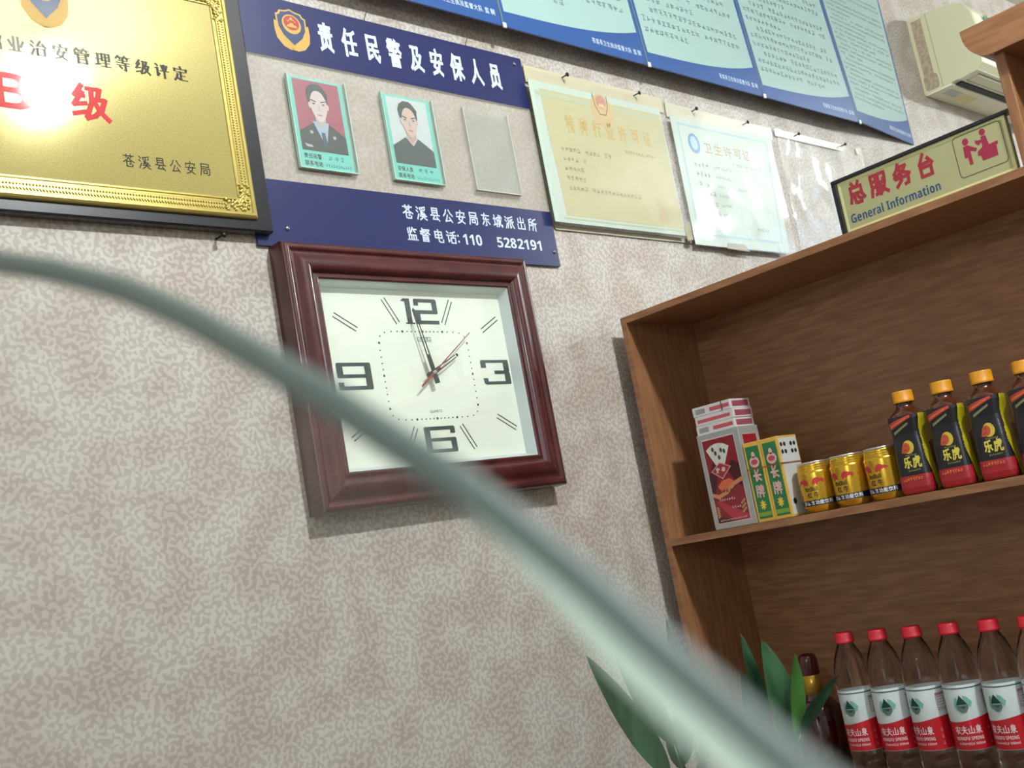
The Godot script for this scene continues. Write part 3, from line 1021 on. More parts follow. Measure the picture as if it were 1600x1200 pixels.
func build_notice_board() -> void:
	var t := thing("notice_board", "clear notice board with dark blue bands and white lettering over the clock", "sign", Vector3(1.31, 2.02, 0))
	t.position = Vector3.ZERO
	var acrylic := put(t, "clear_sheet", box_mesh(Vector3(0.962, 2.022, 0.001), Vector3(1.663, 2.478, 0.0055)), clear(Color(0.88, 0.85, 0.80), 0.24, 0.10), "milky clear acrylic sheet")
	var blue := paint(rgb(34, 40, 88), 0.3, 0.0, 0.25)
	put(acrylic, "band", box_mesh(Vector3(0.9615, 2.3655, 0.0005), Vector3(1.6635, 2.4785, 0.0062)), blue, "upper dark blue band")
	put(acrylic, "band", box_mesh(Vector3(0.9615, 2.0215, 0.0005), Vector3(1.6635, 2.1385, 0.0062)), blue, "lower dark blue band")
	var k := Ink.new(wall_map(0.0062))
	k.color(rgb(202, 214, 226))
	write(k, "责任民警及安保人员", 1.1480, 1.5950, 2.3970, 0.0540, 0.0330, 17.0, 12.0)
	put(t, "lettering", k.mesh(), inks(0.4), "large white heading")
	k = Ink.new(wall_map(0.0062))
	k.color(rgb(202, 214, 226))
	write(k, "苍溪县公安局东城派出所", 1.2720, 1.6160, 2.0925, 0.0275, 0.0245, 12.0, 10.0)
	put(t, "lettering", k.mesh(), inks(0.4), "white station name")
	k = Ink.new(wall_map(0.0062))
	k.color(rgb(202, 214, 226))
	write(k, "监督", 1.2735, 1.3290, 2.0505, 0.0265, 0.0250, 12.0, 10.0)
	put(acrylic, "lettering", k.mesh(), inks(0.4), "white supervision heading")
	k = Ink.new(wall_map(0.0062))
	k.color(rgb(202, 214, 226))
	write(k, "电话", 1.3355, 1.3920, 2.0505, 0.0265, 0.0250, 12.0, 10.0)
	put(acrylic, "lettering", k.mesh(), inks(0.4), "white telephone heading")
	k = Ink.new(wall_map(0.0062))
	k.color(rgb(202, 214, 226))
	k.rect(1.3945, 2.0545, 1.3985, 2.0585)
	k.rect(1.3945, 2.0660, 1.3985, 2.0700)
	put(acrylic, "colon", k.mesh(), inks(0.4))
	k = Ink.new(wall_map(0.0062))
	k.color(rgb(202, 214, 226))
	latin(k, "110", 1.4080, 1.4560, 2.0520, 0.0215)
	put(acrylic, "lettering", k.mesh(), inks(0.4), "white short number")
	k = Ink.new(wall_map(0.0062))
	k.color(rgb(202, 214, 226))
	latin(k, "5282191", 1.4960, 1.6180, 2.0520, 0.0215)
	put(t, "lettering", k.mesh(), inks(0.4), "white telephone number")
	k = Ink.new(wall_map(0.0062))
	badge(k, 1.0945, 2.4235, 0.036, 0.0400)
	put(acrylic, "emblem", k.mesh(), inks(0.4), "gold, blue and red police emblem")
	for p: Array in [[1.021, 2.054], [1.653, 2.052], [1.642, 2.463]]:
		var sc := put(acrylic, "screw", lathe([Vector2(0.0046, 0.0), Vector2(0.0046, 0.0008), Vector2(0.0030, 0.0022), Vector2(0.0, 0.0026)], 14), paint(rgb(120, 124, 128), 0.35, 0.8))
		sc.transform = Transform3D(Basis(Vector3.RIGHT, PI / 2), Vector3(p[0], p[1], 0.0062))
	# three clear badge pockets stuck on the board
	for i in 3:
		var x0: float = [1.0635, 1.2645, 1.4640][i]
		var y0 := 2.1650
		var y1 := 2.3360
		var w := 0.1200
		var o: Node3D
		if i < 2:
			o = thing("photo_badge", ["turquoise staff badge of a uniformed man before a red ground", "turquoise staff badge of a man in a dark shirt before a white ground"][i], "badge", Vector3.ZERO, "staff badges on the notice board")
		else:
			o = thing("badge_pocket", "empty clear plastic badge pocket on the notice board", "badge holder")
		var holder := clear(Color(0.9, 0.97, 0.94), 0.05, 0.05)
		var notch := PackedVector2Array([Vector2(x0, y0), Vector2(x0 + w, y0), Vector2(x0 + w, y1)])
		for q: Array in [[0.62, 0.0], [0.56, -0.003], [0.53, -0.009], [0.47, -0.009], [0.44, -0.003], [0.38, 0.0]]:
			notch.append(Vector2(x0 + w * q[0], y1 + q[1]))
		notch.append(Vector2(x0, y1))
		put(o, "pocket", slab(notch, 0.0115, 0.0130), holder, "clear plastic pocket")
		var st := begin()
		box(st, Vector3(x0 - 0.0008, y0, 0.0062), Vector3(x0 + 0.0008, y1, 0.0132))
		box(st, Vector3(x0 + w - 0.0008, y0, 0.0062), Vector3(x0 + w + 0.0008, y1, 0.0132))
		box(st, Vector3(x0, y0 - 0.0008, 0.0062), Vector3(x0 + w, y0 + 0.0008, 0.0132))
		put(o, "pocket_rim", done(st), paint(rgb(196, 198, 186) if i == 2 else rgb(178, 206, 192), 0.25), "moulded edge of the pocket")
		if i == 2:
			put(o, "pocket_back", box_mesh(Vector3(x0, y0, 0.0064), Vector3(x0 + w, y1 - 0.003, 0.0076)), clear(Color(0.92, 0.92, 0.88), 0.05, 0.1), "milky clear back sheet")
			continue
		var card := put(o, "card", box_mesh(Vector3(x0 + 0.002, y0 + 0.001, 0.0070), Vector3(x0 + w - 0.006, y1 - 0.002, 0.0092)), paint(rgb(106, 200, 182), 0.5), "turquoise card")
		k = Ink.new(wall_map(0.0092))
		portrait(k, x0 + 0.0110, y0 + 0.0340, 0.0950, 0.1310, i)
		put(card, "portrait", k.mesh(), inks(0.45), ["head and shoulders in dark uniform", "head and shoulders in dark shirt"][i])
		k = Ink.new(wall_map(0.0092))
		k.color(rgb(26, 50, 52))
		var first: String = ["责任民警", "安保人员"][i]
		write(k, first, x0 + 0.0120, x0 + 0.0480, y0 + 0.0190, 0.0095, 0.0085, 13.0, 12.0)
		put(card, "lettering", k.mesh(), inks(0.5), "small dark print")
		k = Ink.new(wall_map(0.0092))
		k.color(rgb(26, 50, 52))
		write(k, "联系电话", x0 + 0.0120, x0 + 0.0480, y0 + 0.0055, 0.0095, 0.0085, 13.0, 12.0)
		put(card, "lettering", k.mesh(), inks(0.5), "small dark print")
		k = Ink.new(wall_map(0.0092))
		k.color(rgb(48, 110, 140))
		for j in 3:
			scribble(k, x0 + 0.061 + j * 0.0130, y0 + 0.0190, 0.0090, 0.0095, 12.0)
		put(card, "lettering", k.mesh(), inks(0.5), "small blue print")
		k = Ink.new(wall_map(0.0092))
		k.color(rgb(48, 110, 140))
		for j in 11:
			scribble(k, x0 + 0.0545 + j * 0.0050, y0 + 0.0060, 0.0036, 0.0075, 12.0)
		put(card, "lettering", k.mesh(), inks(0.5), "small blue print")


func portrait(k: Ink, x: float, y: float, w: float, h: float, who: int) -> void:
	var at := func(f: Array) -> PackedVector2Array: return placed(pts(f), x, y, w, h)
	k.color(rgb(158, 66, 84) if who == 0 else rgb(196, 204, 200), 1.0)
	k.rect(x, y, x + w, y + h)
	var skin_c := rgb(206, 188, 184) if who == 0 else rgb(204, 176, 164)
	var hair := rgb(54, 50, 48)
	k.color(hair, 2.0)
	k.poly(at.call([0.27, 0.70, 0.25, 0.82, 0.30, 0.91, 0.42, 0.965, 0.56, 0.965, 0.67, 0.90, 0.72, 0.80, 0.71, 0.68, 0.5, 0.66]))
	k.color(rgb(44, 44, 46) if who == 0 else rgb(58, 60, 60), 3.0)
	k.poly(at.call([0.0, 0.0, 0.0, 0.26, 0.14, 0.32, 0.32, 0.40, 0.66, 0.40, 0.84, 0.32, 1.0, 0.24, 1.0, 0.0]))
	if who == 0:
		k.color(rgb(160, 178, 196), 4.0)
		k.poly(at.call([0.31, 0.42, 0.47, 0.16, 0.55, 0.10, 0.66, 0.42]))
		k.color(rgb(46, 62, 78), 5.0)
		k.poly(at.call([0.46, 0.27, 0.54, 0.27, 0.57, 0.06, 0.53, 0.02, 0.47, 0.10]))
		k.color(rgb(176, 176, 172), 5.0)
		k.poly(at.call([0.06, 0.09, 0.22, 0.075, 0.23, 0.045, 0.10, 0.045]))
		k.disc(x + w * 0.25, y + h * 0.26, w * 0.035)
		k.disc(x + w * 0.74, y + h * 0.22, w * 0.035)
	else:
		k.color(skin_c, 4.0)
		k.poly(at.call([0.32, 0.42, 0.50, 0.28, 0.66, 0.42]))
	k.color(skin_c.darkened(0.12), 5.0)
	k.poly(at.call([0.38, 0.50, 0.38, 0.40, 0.48, 0.32, 0.60, 0.40, 0.61, 0.50]))
	k.color(skin_c, 6.0)
	var face := PackedVector2Array()
	for i in 28:
		var a := TAU * i / 28.0
		face.append(Vector2(x + w * (0.495 + cos(a) * (0.185 if sin(a) > 0.0 else 0.185 - 0.035 * absf(sin(a)))), y + h * (0.645 + sin(a) * 0.225)))
	k.poly(face)
	k.disc(x + w * 0.295, y + h * 0.645, w * 0.025, h * 0.045)
	k.disc(x + w * 0.690, y + h * 0.645, w * 0.025, h * 0.045)
	k.color(hair, 7.0)
	k.poly(at.call([0.27, 0.70, 0.30, 0.80, 0.36, 0.855, 0.50, 0.865, 0.62, 0.84, 0.70, 0.74, 0.72, 0.84, 0.60, 0.94, 0.40, 0.94, 0.28, 0.86]))
	k.color(rgb(70, 58, 56), 8.0)
	for s: float in [-1.0, 1.0]:
		k.line(Vector2(x + w * (0.49 + s * 0.06), y + h * 0.705), Vector2(x + w * (0.49 + s * 0.15), y + h * 0.722), w * 0.022)
		k.disc(x + w * (0.49 + s * 0.105), y + h * 0.672, w * 0.030, h * 0.011, 10)
	k.color(skin_c.darkened(0.09), 8.0)
	k.poly(at.call([0.475, 0.66, 0.46, 0.575, 0.52, 0.575, 0.505, 0.66]))
	k.color(rgb(168, 120, 118), 8.0)
	k.disc(x + w * 0.49, y + h * 0.515, w * 0.062, h * 0.011, 12)


# ---------- hygiene wall notices ----------

func build_panels() -> void:
	# the panels stand out from the wall at their feet and rest against it at the top; the last one is twisted
	var edges := [1.121, 1.591, 2.053, 2.526, 3.016]
	var says := ["blue-edged pale wall notice whose tail shows above the staff notice board", "blue-edged pale wall notice above the yellow certificate's left half", "blue-edged pale wall notice above the mint-coloured licence", "blue-edged pale wall notice above the empty plastic sleeve", "twisted blue-edged wall notice hanging beside the air conditioner"]
	for i in 5:
		var w: float = 0.462 if i == 4 else edges[i + 1] - edges[i] - 0.006
		var h := 0.62
		if i == 4:
			w = 0.418
		var stand := func(u: float, v: float) -> float:
			var lean := 0.0430 - 0.0640 * v
			return lean if i < 4 else lerpf(lean, 0.0015, clampf(u / w, 0.0, 1.0))
		var face := func(u: float, v: float, up: float) -> Vector3: return Vector3(u, v, stand.call(u, v) + 0.004 + up)
		var t := thing("wall_notice", says[i], "notice", Vector3(edges[i], 2.517 if i < 4 else 2.521, 0), "row of hygiene notices")
		var board := put(t, "board", warped(Vector3(0, 0, 0), Vector3(w, h, 0.004), stand), paint(rgb(44, 82, 142), 0.35, 0.0, 0.2), "deep blue board")
		# pale writing field with a swept lower edge
		var k := Ink.new(face)
		k.color(rgb(158, 186, 180), 1.0)
		var o := PackedVector2Array()
		var right := w - 0.010
		o.append(Vector2(0.008, h - 0.01))
		o.append(Vector2(0.008, 0.036))
		for j in 13:
			var s := j / 12.0
			o.append(Vector2(lerpf(0.008, right, s), 0.036 + 0.012 * s + 0.034 * pow(s, 3.2)))
		o.append(Vector2(right, h - 0.01))
		k.fine = 0.05
		k.poly(o)
		put(board, "field", k.mesh(), inks(0.35, 0.2), "pale mint writing field")
		k = Ink.new(face)
		k.color(rgb(104, 128, 124), 2.0)
		var pitch := 0.0190 if i < 4 else 0.0105
		var row := 0.0300 if i < 3 else 0.0255 if i == 3 else 0.0165
		var tall := 0.0160 if i < 4 else 0.0090
		var y := 0.094 if i < 3 else 0.080
		var n := 0
		while y < h - 0.05:
			var x1 := w - 0.030
			var x0 := 0.022
			if n % 3 == 0:
				x1 = lerpf(x0, x1, rng.randf_range(0.3, 0.8))
			if n % 3 == 2:
				x0 += pitch * 2.0
			scribble_line(k, x0, x1, y, tall, pitch, 0.06, 13.0)
			y += row
			n += 1
		put(board, "writing", k.mesh(), inks(0.5), "rows of small grey print")
		k = Ink.new(face)
		k.color(rgb(188, 206, 226), 2.0)
		var s1 := w - 0.014
		var s0 := s1 - 0.168
		write(k, "苍溪县卫生执法监督大队", s0, s1 - 0.034, 0.020, 0.0135, 0.0105, 14.0, 12.0)
		write(k, "监制", s1 - 0.027, s1, 0.020, 0.0135, 0.0115, 14.0, 12.0)
		put(board, "lettering", k.mesh(), inks(0.4), "small white issuing line")
		# clear strip that joins the panel to the next, with its clip
		if i < 4:
			put(t, "joint_strip", warped(Vector3(w + 0.0005, 0.004, -0.002), Vector3(w + 0.0055, h, 0.0046), stand), paint(rgb(96, 116, 122), 0.25), "grey joining strip")
			put(t, "clip", box_mesh(Vector3(w - 0.002, -0.006, 0.0480), Vector3(w + 0.008, 0.006, 0.0520), 0.001), paint(rgb(206, 214, 210), 0.3), "white plastic clip")
		put(t, "standoff", box_mesh(Vector3(0.05, 0.10, 0.0), Vector3(0.062, 0.112, stand.call(0.056, 0.112) - 0.0004)), paint(rgb(180, 180, 175), 0.5))


# a flat piece bent to stand off the wall by stand(x, y)
func warped(lo: Vector3, hi: Vector3, stand: Callable) -> ArrayMesh:
	var st := begin()
	var nx := 8
	var ny := 8
	var faces := []
	for z: float in [lo.z, hi.z]:
		var rows := []
		for j in ny + 1:
			var row := []
			for k in nx + 1:
				var x := lerpf(lo.x, hi.x, float(k) / nx)
				var y := lerpf(lo.y, hi.y, float(j) / ny)
				row.append(Vector3(x, y, z + stand.call(x, y)))
			rows.append(row)
		faces.append(rows)
	skin(st, faces[1], false)
	for j in ny:
		for k in nx:
			quad(st, faces[0][j][k], faces[0][j + 1][k], faces[0][j + 1][k + 1], faces[0][j][k + 1])
	for k in nx:
		quad(st, faces[0][0][k], faces[0][0][k + 1], faces[1][0][k + 1], faces[1][0][k])
		quad(st, faces[1][ny][k], faces[1][ny][k + 1], faces[0][ny][k + 1], faces[0][ny][k])
	for j in ny:
		quad(st, faces[0][j + 1][0], faces[0][j][0], faces[1][j][0], faces[1][j + 1][0])
		quad(st, faces[0][j][nx], faces[0][j + 1][nx], faces[1][j + 1][nx], faces[1][j][nx])
	return done(st)


# ---------- certificates in plastic sleeves ----------

func build_certificates() -> void:
	var film := clear(Color(0.96, 0.97, 0.92), 0.05, 0.05)
	# special trade licence, yellowed
	var t := thing("licence_certificate", "yellowed licence certificate in a plastic sleeve next to the blue board", "certificate")
	put(t, "sheet", box_mesh(Vector3(1.6610, 2.1140, 0.0170), Vector3(2.0960, 2.4280, 0.0182)), paint(rgb(186, 202, 188), 0.6), "pale green-edged sheet")
	var k := Ink.new(wall_map(0.0182))
	k.color(rgb(186, 181, 138), 1.0)
	k.poly(pts([1.700, 2.130, 2.092, 2.130, 2.092, 2.412, 1.690, 2.412]))
	k.color(rgb(178, 186, 154), 2.0)
	k.rect(1.676, 2.3955, 2.082, 2.4055)
	k.rect(1.690, 2.1225, 2.082, 2.1255)
	put(t, "print_ground", k.mesh(), inks(0.6), "yellow printed ground")
	k = Ink.new(wall_map(0.0182))
	k.color(rgb(198, 172, 124), 3.0)
	k.disc(1.8830, 2.3900, 0.036, 0.040)
	k.color(rgb(120, 100, 62), 4.0)
	k.path([Vector2(1.8590, 2.4270), Vector2(1.8620, 2.4000), Vector2(1.8730, 2.3805), Vector2(1.8930, 2.3805), Vector2(1.9030, 2.4000), Vector2(1.9060, 2.4270)], 0.0022)
	k.color(rgb(190, 136, 118), 5.0)
	k.disc(1.8830, 2.4110, 0.0165, 0.0150)
	k.color(rgb(222, 182, 124), 6.0)
	k.poly(pts([1.872, 2.398, 1.894, 2.398, 1.890, 2.406, 1.876, 2.406]))
	put(t, "emblem", k.mesh(), inks(0.6), "orange and red round emblem")
	k = Ink.new(wall_map(0.0182))
	k.color(rgb(196, 166, 96), 3.0)
	write(k, "特种行业许可证", 1.7520, 2.0380, 2.3220, 0.0400, 0.0270, 13.0, 9.0)
	k.color(rgb(150, 142, 106), 3.0)
	for i in 5:
		scribble_line(k, 1.7220, [1.885, 1.80, 1.79, 1.79, 1.965][i], 2.2760 - i * 0.0218, 0.0105, 0.0125, 0.12, 11.0)
	scribble_line(k, 1.9350, 2.0450, 2.2960, 0.0080, 0.0090, 0.1, 10.0)
	put(t, "lettering", k.mesh(), inks(0.6), "faded gold title and small lines")
	k = Ink.new(wall_map(0.0182))
	k.color(rgb(212, 168, 138), 3.0)
	k.path(Array(ellipse(2.0230, 2.1560, 0.0140, 0.0160)), 0.0014)
	for i in 5:
		k.color(rgb(212, 168, 138), 3.0 + 0.2 * (i + 1))
		k.line(Vector2(2.023, 2.156), Vector2(2.023 + sin(i * TAU / 5) * 0.008, 2.156 + cos(i * TAU / 5) * 0.009), 0.003)
	put(t, "seal", k.mesh(), inks(0.6), "faint red round seal")
	put(t, "sleeve", film_mesh(1.668, 2.118, 2.106, 2.466, 0.0215, 0.0010, 51), film, "clear plastic sleeve")
	put(t, "tape", box_mesh(Vector3(1.6700, 2.4290, 0.0030), Vector3(2.1300, 2.4670, 0.0050)), paint(rgb(198, 190, 158), 0.35), "beige sleeve hem")
	put(t, "hem", box_mesh(Vector3(1.6740, 2.1030, 0.0020), Vector3(2.1320, 2.1130, 0.0040)), paint(rgb(176, 168, 146), 0.4), "lower sleeve hem")
	# hygiene licence
	t = thing("licence_certificate", "pale mint hygiene licence with a blue round mark in a torn sleeve", "certificate")
	put(t, "sheet", slab(pts([2.1270, 2.0960, 2.5240, 2.0980, 2.5640, 2.4190, 2.1330, 2.4190]), 0.0160, 0.0172), paint(rgb(186, 200, 188), 0.5), "pale mint sheet")
	k = Ink.new(wall_map(0.0172))
	k.color(rgb(156, 186, 192), 1.0)
	var inner := [Vector2(2.1500, 2.1230), Vector2(2.5000, 2.1240), Vector2(2.5330, 2.4020), Vector2(2.1580, 2.4020), Vector2(2.1500, 2.1230)]
	k.path(inner, 0.0055)
	put(t, "border", k.mesh(), inks(0.5), "grey-blue ruled border")
	k = Ink.new(wall_map(0.0172))
	k.color(rgb(92, 142, 182), 1.0)
	k.disc(2.2080, 2.3570, 0.0230, 0.0260)
	k.color(rgb(160, 194, 212), 2.0)
	k.disc(2.2080, 2.3580, 0.0140, 0.0180)
	put(t, "round_mark", k.mesh(), inks(0.5), "blue round mark")
	k = Ink.new(wall_map(0.0172))
	k.color(rgb(172, 148, 104), 1.0)
	write(k, "卫生许可证", 2.2450, 2.4420, 2.3370, 0.0290, 0.0330, 10.0, 10.0)
	k.color(rgb(128, 134, 124), 1.0)
	for i in 6:
		scribble_line(k, 2.1900 + i * 0.002, 2.262, 2.2960 - i * 0.0242, 0.0130, 0.0150, 0.0 if i != 2 else 0.5, 12.0)
		scribble_line(k, 2.268, [2.35, 2.34, 2.40, 2.32, 2.31, 2.30][i], 2.2970 - i * 0.0242, 0.0090, 0.0085, 0.1, 10.0)
	scribble_line(k, 2.352, 2.478, 2.3140, 0.0085, 0.0090, 0.15, 10.0)
	scribble_line(k, 2.400, 2.470, 2.1480, 0.0100, 0.0110, 0.1, 10.0)
	put(t, "lettering", k.mesh(), inks(0.5), "tan title and grey lines")
	put(t, "sleeve", film_mesh(2.118, 2.552, 2.092, 2.470, 0.0220, 0.0030, 52), film, "clear plastic sleeve")
	put(t, "tape", slab(pts([2.1400, 2.4220, 2.5900, 2.4220, 2.5960, 2.4560, 2.1430, 2.4600]), 0.0030, 0.0048), paint(rgb(200, 196, 170), 0.3), "beige sleeve hem")
	put(t, "torn_corner", slab(pts([2.0960, 2.1010, 2.1180, 2.1050, 2.1200, 2.1500, 2.1020, 2.1480, 2.0930, 2.1300]), 0.0190, 0.0200), paint(rgb(150, 142, 110), 0.6), "brown scrap of torn paper")
	put(t, "torn_hem", slab(pts([2.2500, 2.0930, 2.3450, 2.0900, 2.3270, 2.1080, 2.2560, 2.1080]), 0.0174, 0.0182), paint(rgb(158, 150, 124), 0.6), "brown torn strip along the foot")
	# empty sleeve
	t = thing("document_sleeve", "empty clear plastic document sleeve pinned up behind the information sign", "sleeve")
	put(t, "film", film_mesh(2.602, 3.056, 2.080, 2.456, 0.0120, 0.0070, 53), clear(Color(0.95, 0.96, 0.92), 0.06, 0.06), "rippled clear film")
	put(t, "tape", box_mesh(Vector3(2.6100, 2.4380, 0.0030), Vector3(2.9560, 2.4580, 0.0046)), paint(rgb(226, 230, 220), 0.25), "white hem strip")
	put(t, "tape", box_mesh(Vector3(3.0400, 2.4400, 0.0030), Vector3(3.0500, 2.4560, 0.0046)), paint(rgb(226, 230, 220), 0.25), "white end of the hem")


# rippled plastic film
func film_mesh(x0: float, x1: float, y0: float, y1: float, z: float, swell: float, seed_: int) -> ArrayMesh:
	var f := FastNoiseLite.new()
	f.seed = seed_
	f.frequency = 4.5
	f.fractal_octaves = 2
	var st := begin()
	st.set_smooth_group(0)
	var nx := 36
	var ny := 28
	var rows := []
	for j in ny + 1:
		var row := []
		for i in nx + 1:
			var x := lerpf(x0, x1, float(i) / nx)
			var y := lerpf(y0, y1, float(j) / ny)
			row.append(Vector3(x, y, z + swell * f.get_noise_2d(x * 1.3, y)))
		rows.append(row)
	skin(st, rows, false)
	return done(st)


# ---------- air conditioner ----------

func build_air_conditioner() -> void:
	var t := thing("air_conditioner", "cream wall-mounted air conditioner with a stained end", "air conditioner")
	var cream := paint(rgb(214, 212, 176), 0.45)
	var x0 := 3.622
	var x1 := 4.46
	var prof := []
	for p: Array in [[0.0, 2.722], [0.185, 2.734], [0.203, 2.750], [0.212, 2.800], [0.214, 2.870], [0.206, 2.930], [0.190, 2.958], [0.160, 2.976], [0.110, 2.988], [0.0, 2.994]]:
		prof.append(Vector2(p[0], p[1]))
	var st := begin()
	var o := PackedVector2Array(prof)
	var ends := slab(o, 0.0, x1 - x0)
	var body := put(t, "body", ends, cream, "cream plastic casing")
	# local x -> world z, local z -> world x
	body.transform = Transform3D(Basis(Vector3(0, 0, 1), Vector3(0, 1, 0), Vector3(-1, 0, 0)), Vector3(x1, 0, 0))
	put(t, "bottom_panel", box_mesh(Vector3(x0 + 0.001, 2.7195, 0.004), Vector3(x1 - 0.001, 2.7285, 0.0930)), paint(rgb(236, 234, 206), 0.4), "cream underside, lightened to look lit from below")  # paler than the casing: light from below is put into the colour
	put(t, "outlet_panel", slab_x(x0 + 0.001, x1 - 0.001, [0.1170, 2.7278, 0.1840, 2.7320, 0.1840, 2.7350, 0.1170, 2.7310]), paint(rgb(238, 238, 212), 0.35), "cream outlet panel, lightened to look lit from below")  # same painted brightness as the underside, not a different plastic
	put(t, "front_cover", slab_x(x0 + 0.012, x1 - 0.012, [0.2040, 2.7520, 0.2135, 2.8000, 0.2155, 2.8700, 0.2080, 2.9270, 0.2050, 2.9250, 0.2100, 2.8700, 0.2100, 2.8000, 0.2010, 2.7550]), paint(rgb(238, 236, 208), 0.35), "cream front cover, lightened to look lit")  # front lightened in colour too, as if more light reached it
	# end cap seam and the dusty recess where it meets the wall
	var dust := StandardMaterial3D.new()
	dust.albedo_texture = speckle(0.05, rgb(166, 150, 128), rgb(182, 170, 144), 0.2, 0.8, 256, 61, FastNoiseLite.TYPE_SIMPLEX, 10.0)
	dust.uv1_triplanar = true
	dust.uv1_world_triplanar = true
	dust.uv1_scale = Vector3(4, 4, 4)
	dust.roughness = 0.9
	put(t, "dusty_strip", box_mesh(Vector3(x0 - 0.0015, 2.770, 0.012), Vector3(x0 + 0.004, 2.980, 0.046)), dust, "brown dusty strip on the end")
	put(t, "pipe_knockout", rounded_x(x0 - 0.002, x0 + 0.004, 2.732, 2.782, 0.008, 0.056, 0.010), dust, "rounded pipe knock-out")
	st = begin()
	box(st, Vector3(x0 - 0.0008, 2.726, 0.064), Vector3(x0 + 0.002, 2.990, 0.0656))
	put(t, "seam", done(st), paint(rgb(160, 158, 128), 0.6), "seam line on the end")
	put(t, "outlet_slot", box_mesh(Vector3(x0 + 0.030, 2.7235, 0.094), Vector3(x1 - 0.030, 2.7300, 0.1155)), paint(rgb(24, 26, 24), 0.6), "black air outlet slot")
	put(t, "louver", box_mesh(Vector3(x0 + 0.045, 2.7255, 0.130), Vector3(x1 - 0.045, 2.7320, 0.168), 0.001), paint(rgb(222, 220, 190), 0.4), "closed louver")
	put(t, "louver_line", box_mesh(Vector3(x0 + 0.040, 2.7262, 0.1275), Vector3(x1 - 0.040, 2.7305, 0.1295)), paint(rgb(96, 98, 84), 0.6))
	put(t, "louver_line", box_mesh(Vector3(x0 + 0.040, 2.7280, 0.1690), Vector3(x1 - 0.040, 2.7332, 0.1706)), paint(rgb(96, 98, 84), 0.6))
	put(t, "sticker", box_mesh(Vector3(x0 + 0.035, 2.7185, 0.040), Vector3(x0 + 0.125, 2.7205, 0.074)), paint(rgb(186, 194, 186), 0.4), "silver rating sticker")
	put(t, "sticker", box_mesh(Vector3(x0 + 0.140, 2.7187, 0.030), Vector3(x0 + 0.240, 2.7205, 0.072)), paint(rgb(230, 218, 160), 0.5), "pale yellow sticker")
	var k := Ink.new(wall_map(0.2150))
	k.color(rgb(66, 132, 104), 1.0)
	k.poly(pts([3.700, 2.930, 3.706, 2.906, 3.716, 2.892, 3.740, 2.900, 3.760, 2.918, 3.770, 2.930, 3.742, 2.924, 3.728, 2.932, 3.716, 2.922]))
	put(t, "mark", k.mesh(), inks(0.4), "small green leaf mark")
	put(t, "wall_plate", box_mesh(Vector3(x0 + 0.05, 2.75, 0.0), Vector3(x1 - 0.05, 2.97, 0.004)), paint(rgb(150, 150, 150), 0.5, 0.5))


# outline of z, y pairs run along x
func slab_x(xa: float, xb: float, zy: Array) -> ArrayMesh:
	var m := slab(pts(zy), 0.0, xb - xa)
	var st := SurfaceTool.new()
	st.begin(Mesh.PRIMITIVE_TRIANGLES)
	st.append_from(m, 0, Transform3D(Basis(Vector3(0, 0, 1), Vector3(0, 1, 0), Vector3(-1, 0, 0)), Vector3(xb, 0, 0)))
	return st.commit()


func rounded_x(xa: float, xb: float, y0: float, y1: float, z0: float, z1: float, r: float) -> ArrayMesh:
	var o := PackedVector2Array()
	for c: Array in [[z1 - r, y1 - r, 0.0], [z0 + r, y1 - r, PI / 2], [z0 + r, y0 + r, PI], [z1 - r, y0 + r, PI * 1.5]]:
		for i in 4:
			var a: float = c[2] + i / 3.0 * PI / 2
			o.append(Vector2(c[0] + cos(a) * r, c[1] + sin(a) * r))
	var m := slab(o, 0.0, xb - xa)
	var st := SurfaceTool.new()
	st.begin(Mesh.PRIMITIVE_TRIANGLES)
	st.append_from(m, 0, Transform3D(Basis(Vector3(0, 0, 1), Vector3(0, 1, 0), Vector3(-1, 0, 0)), Vector3(xb, 0, 0)))
	return st.commit()


# ---------- information sign on the cabinet ----------

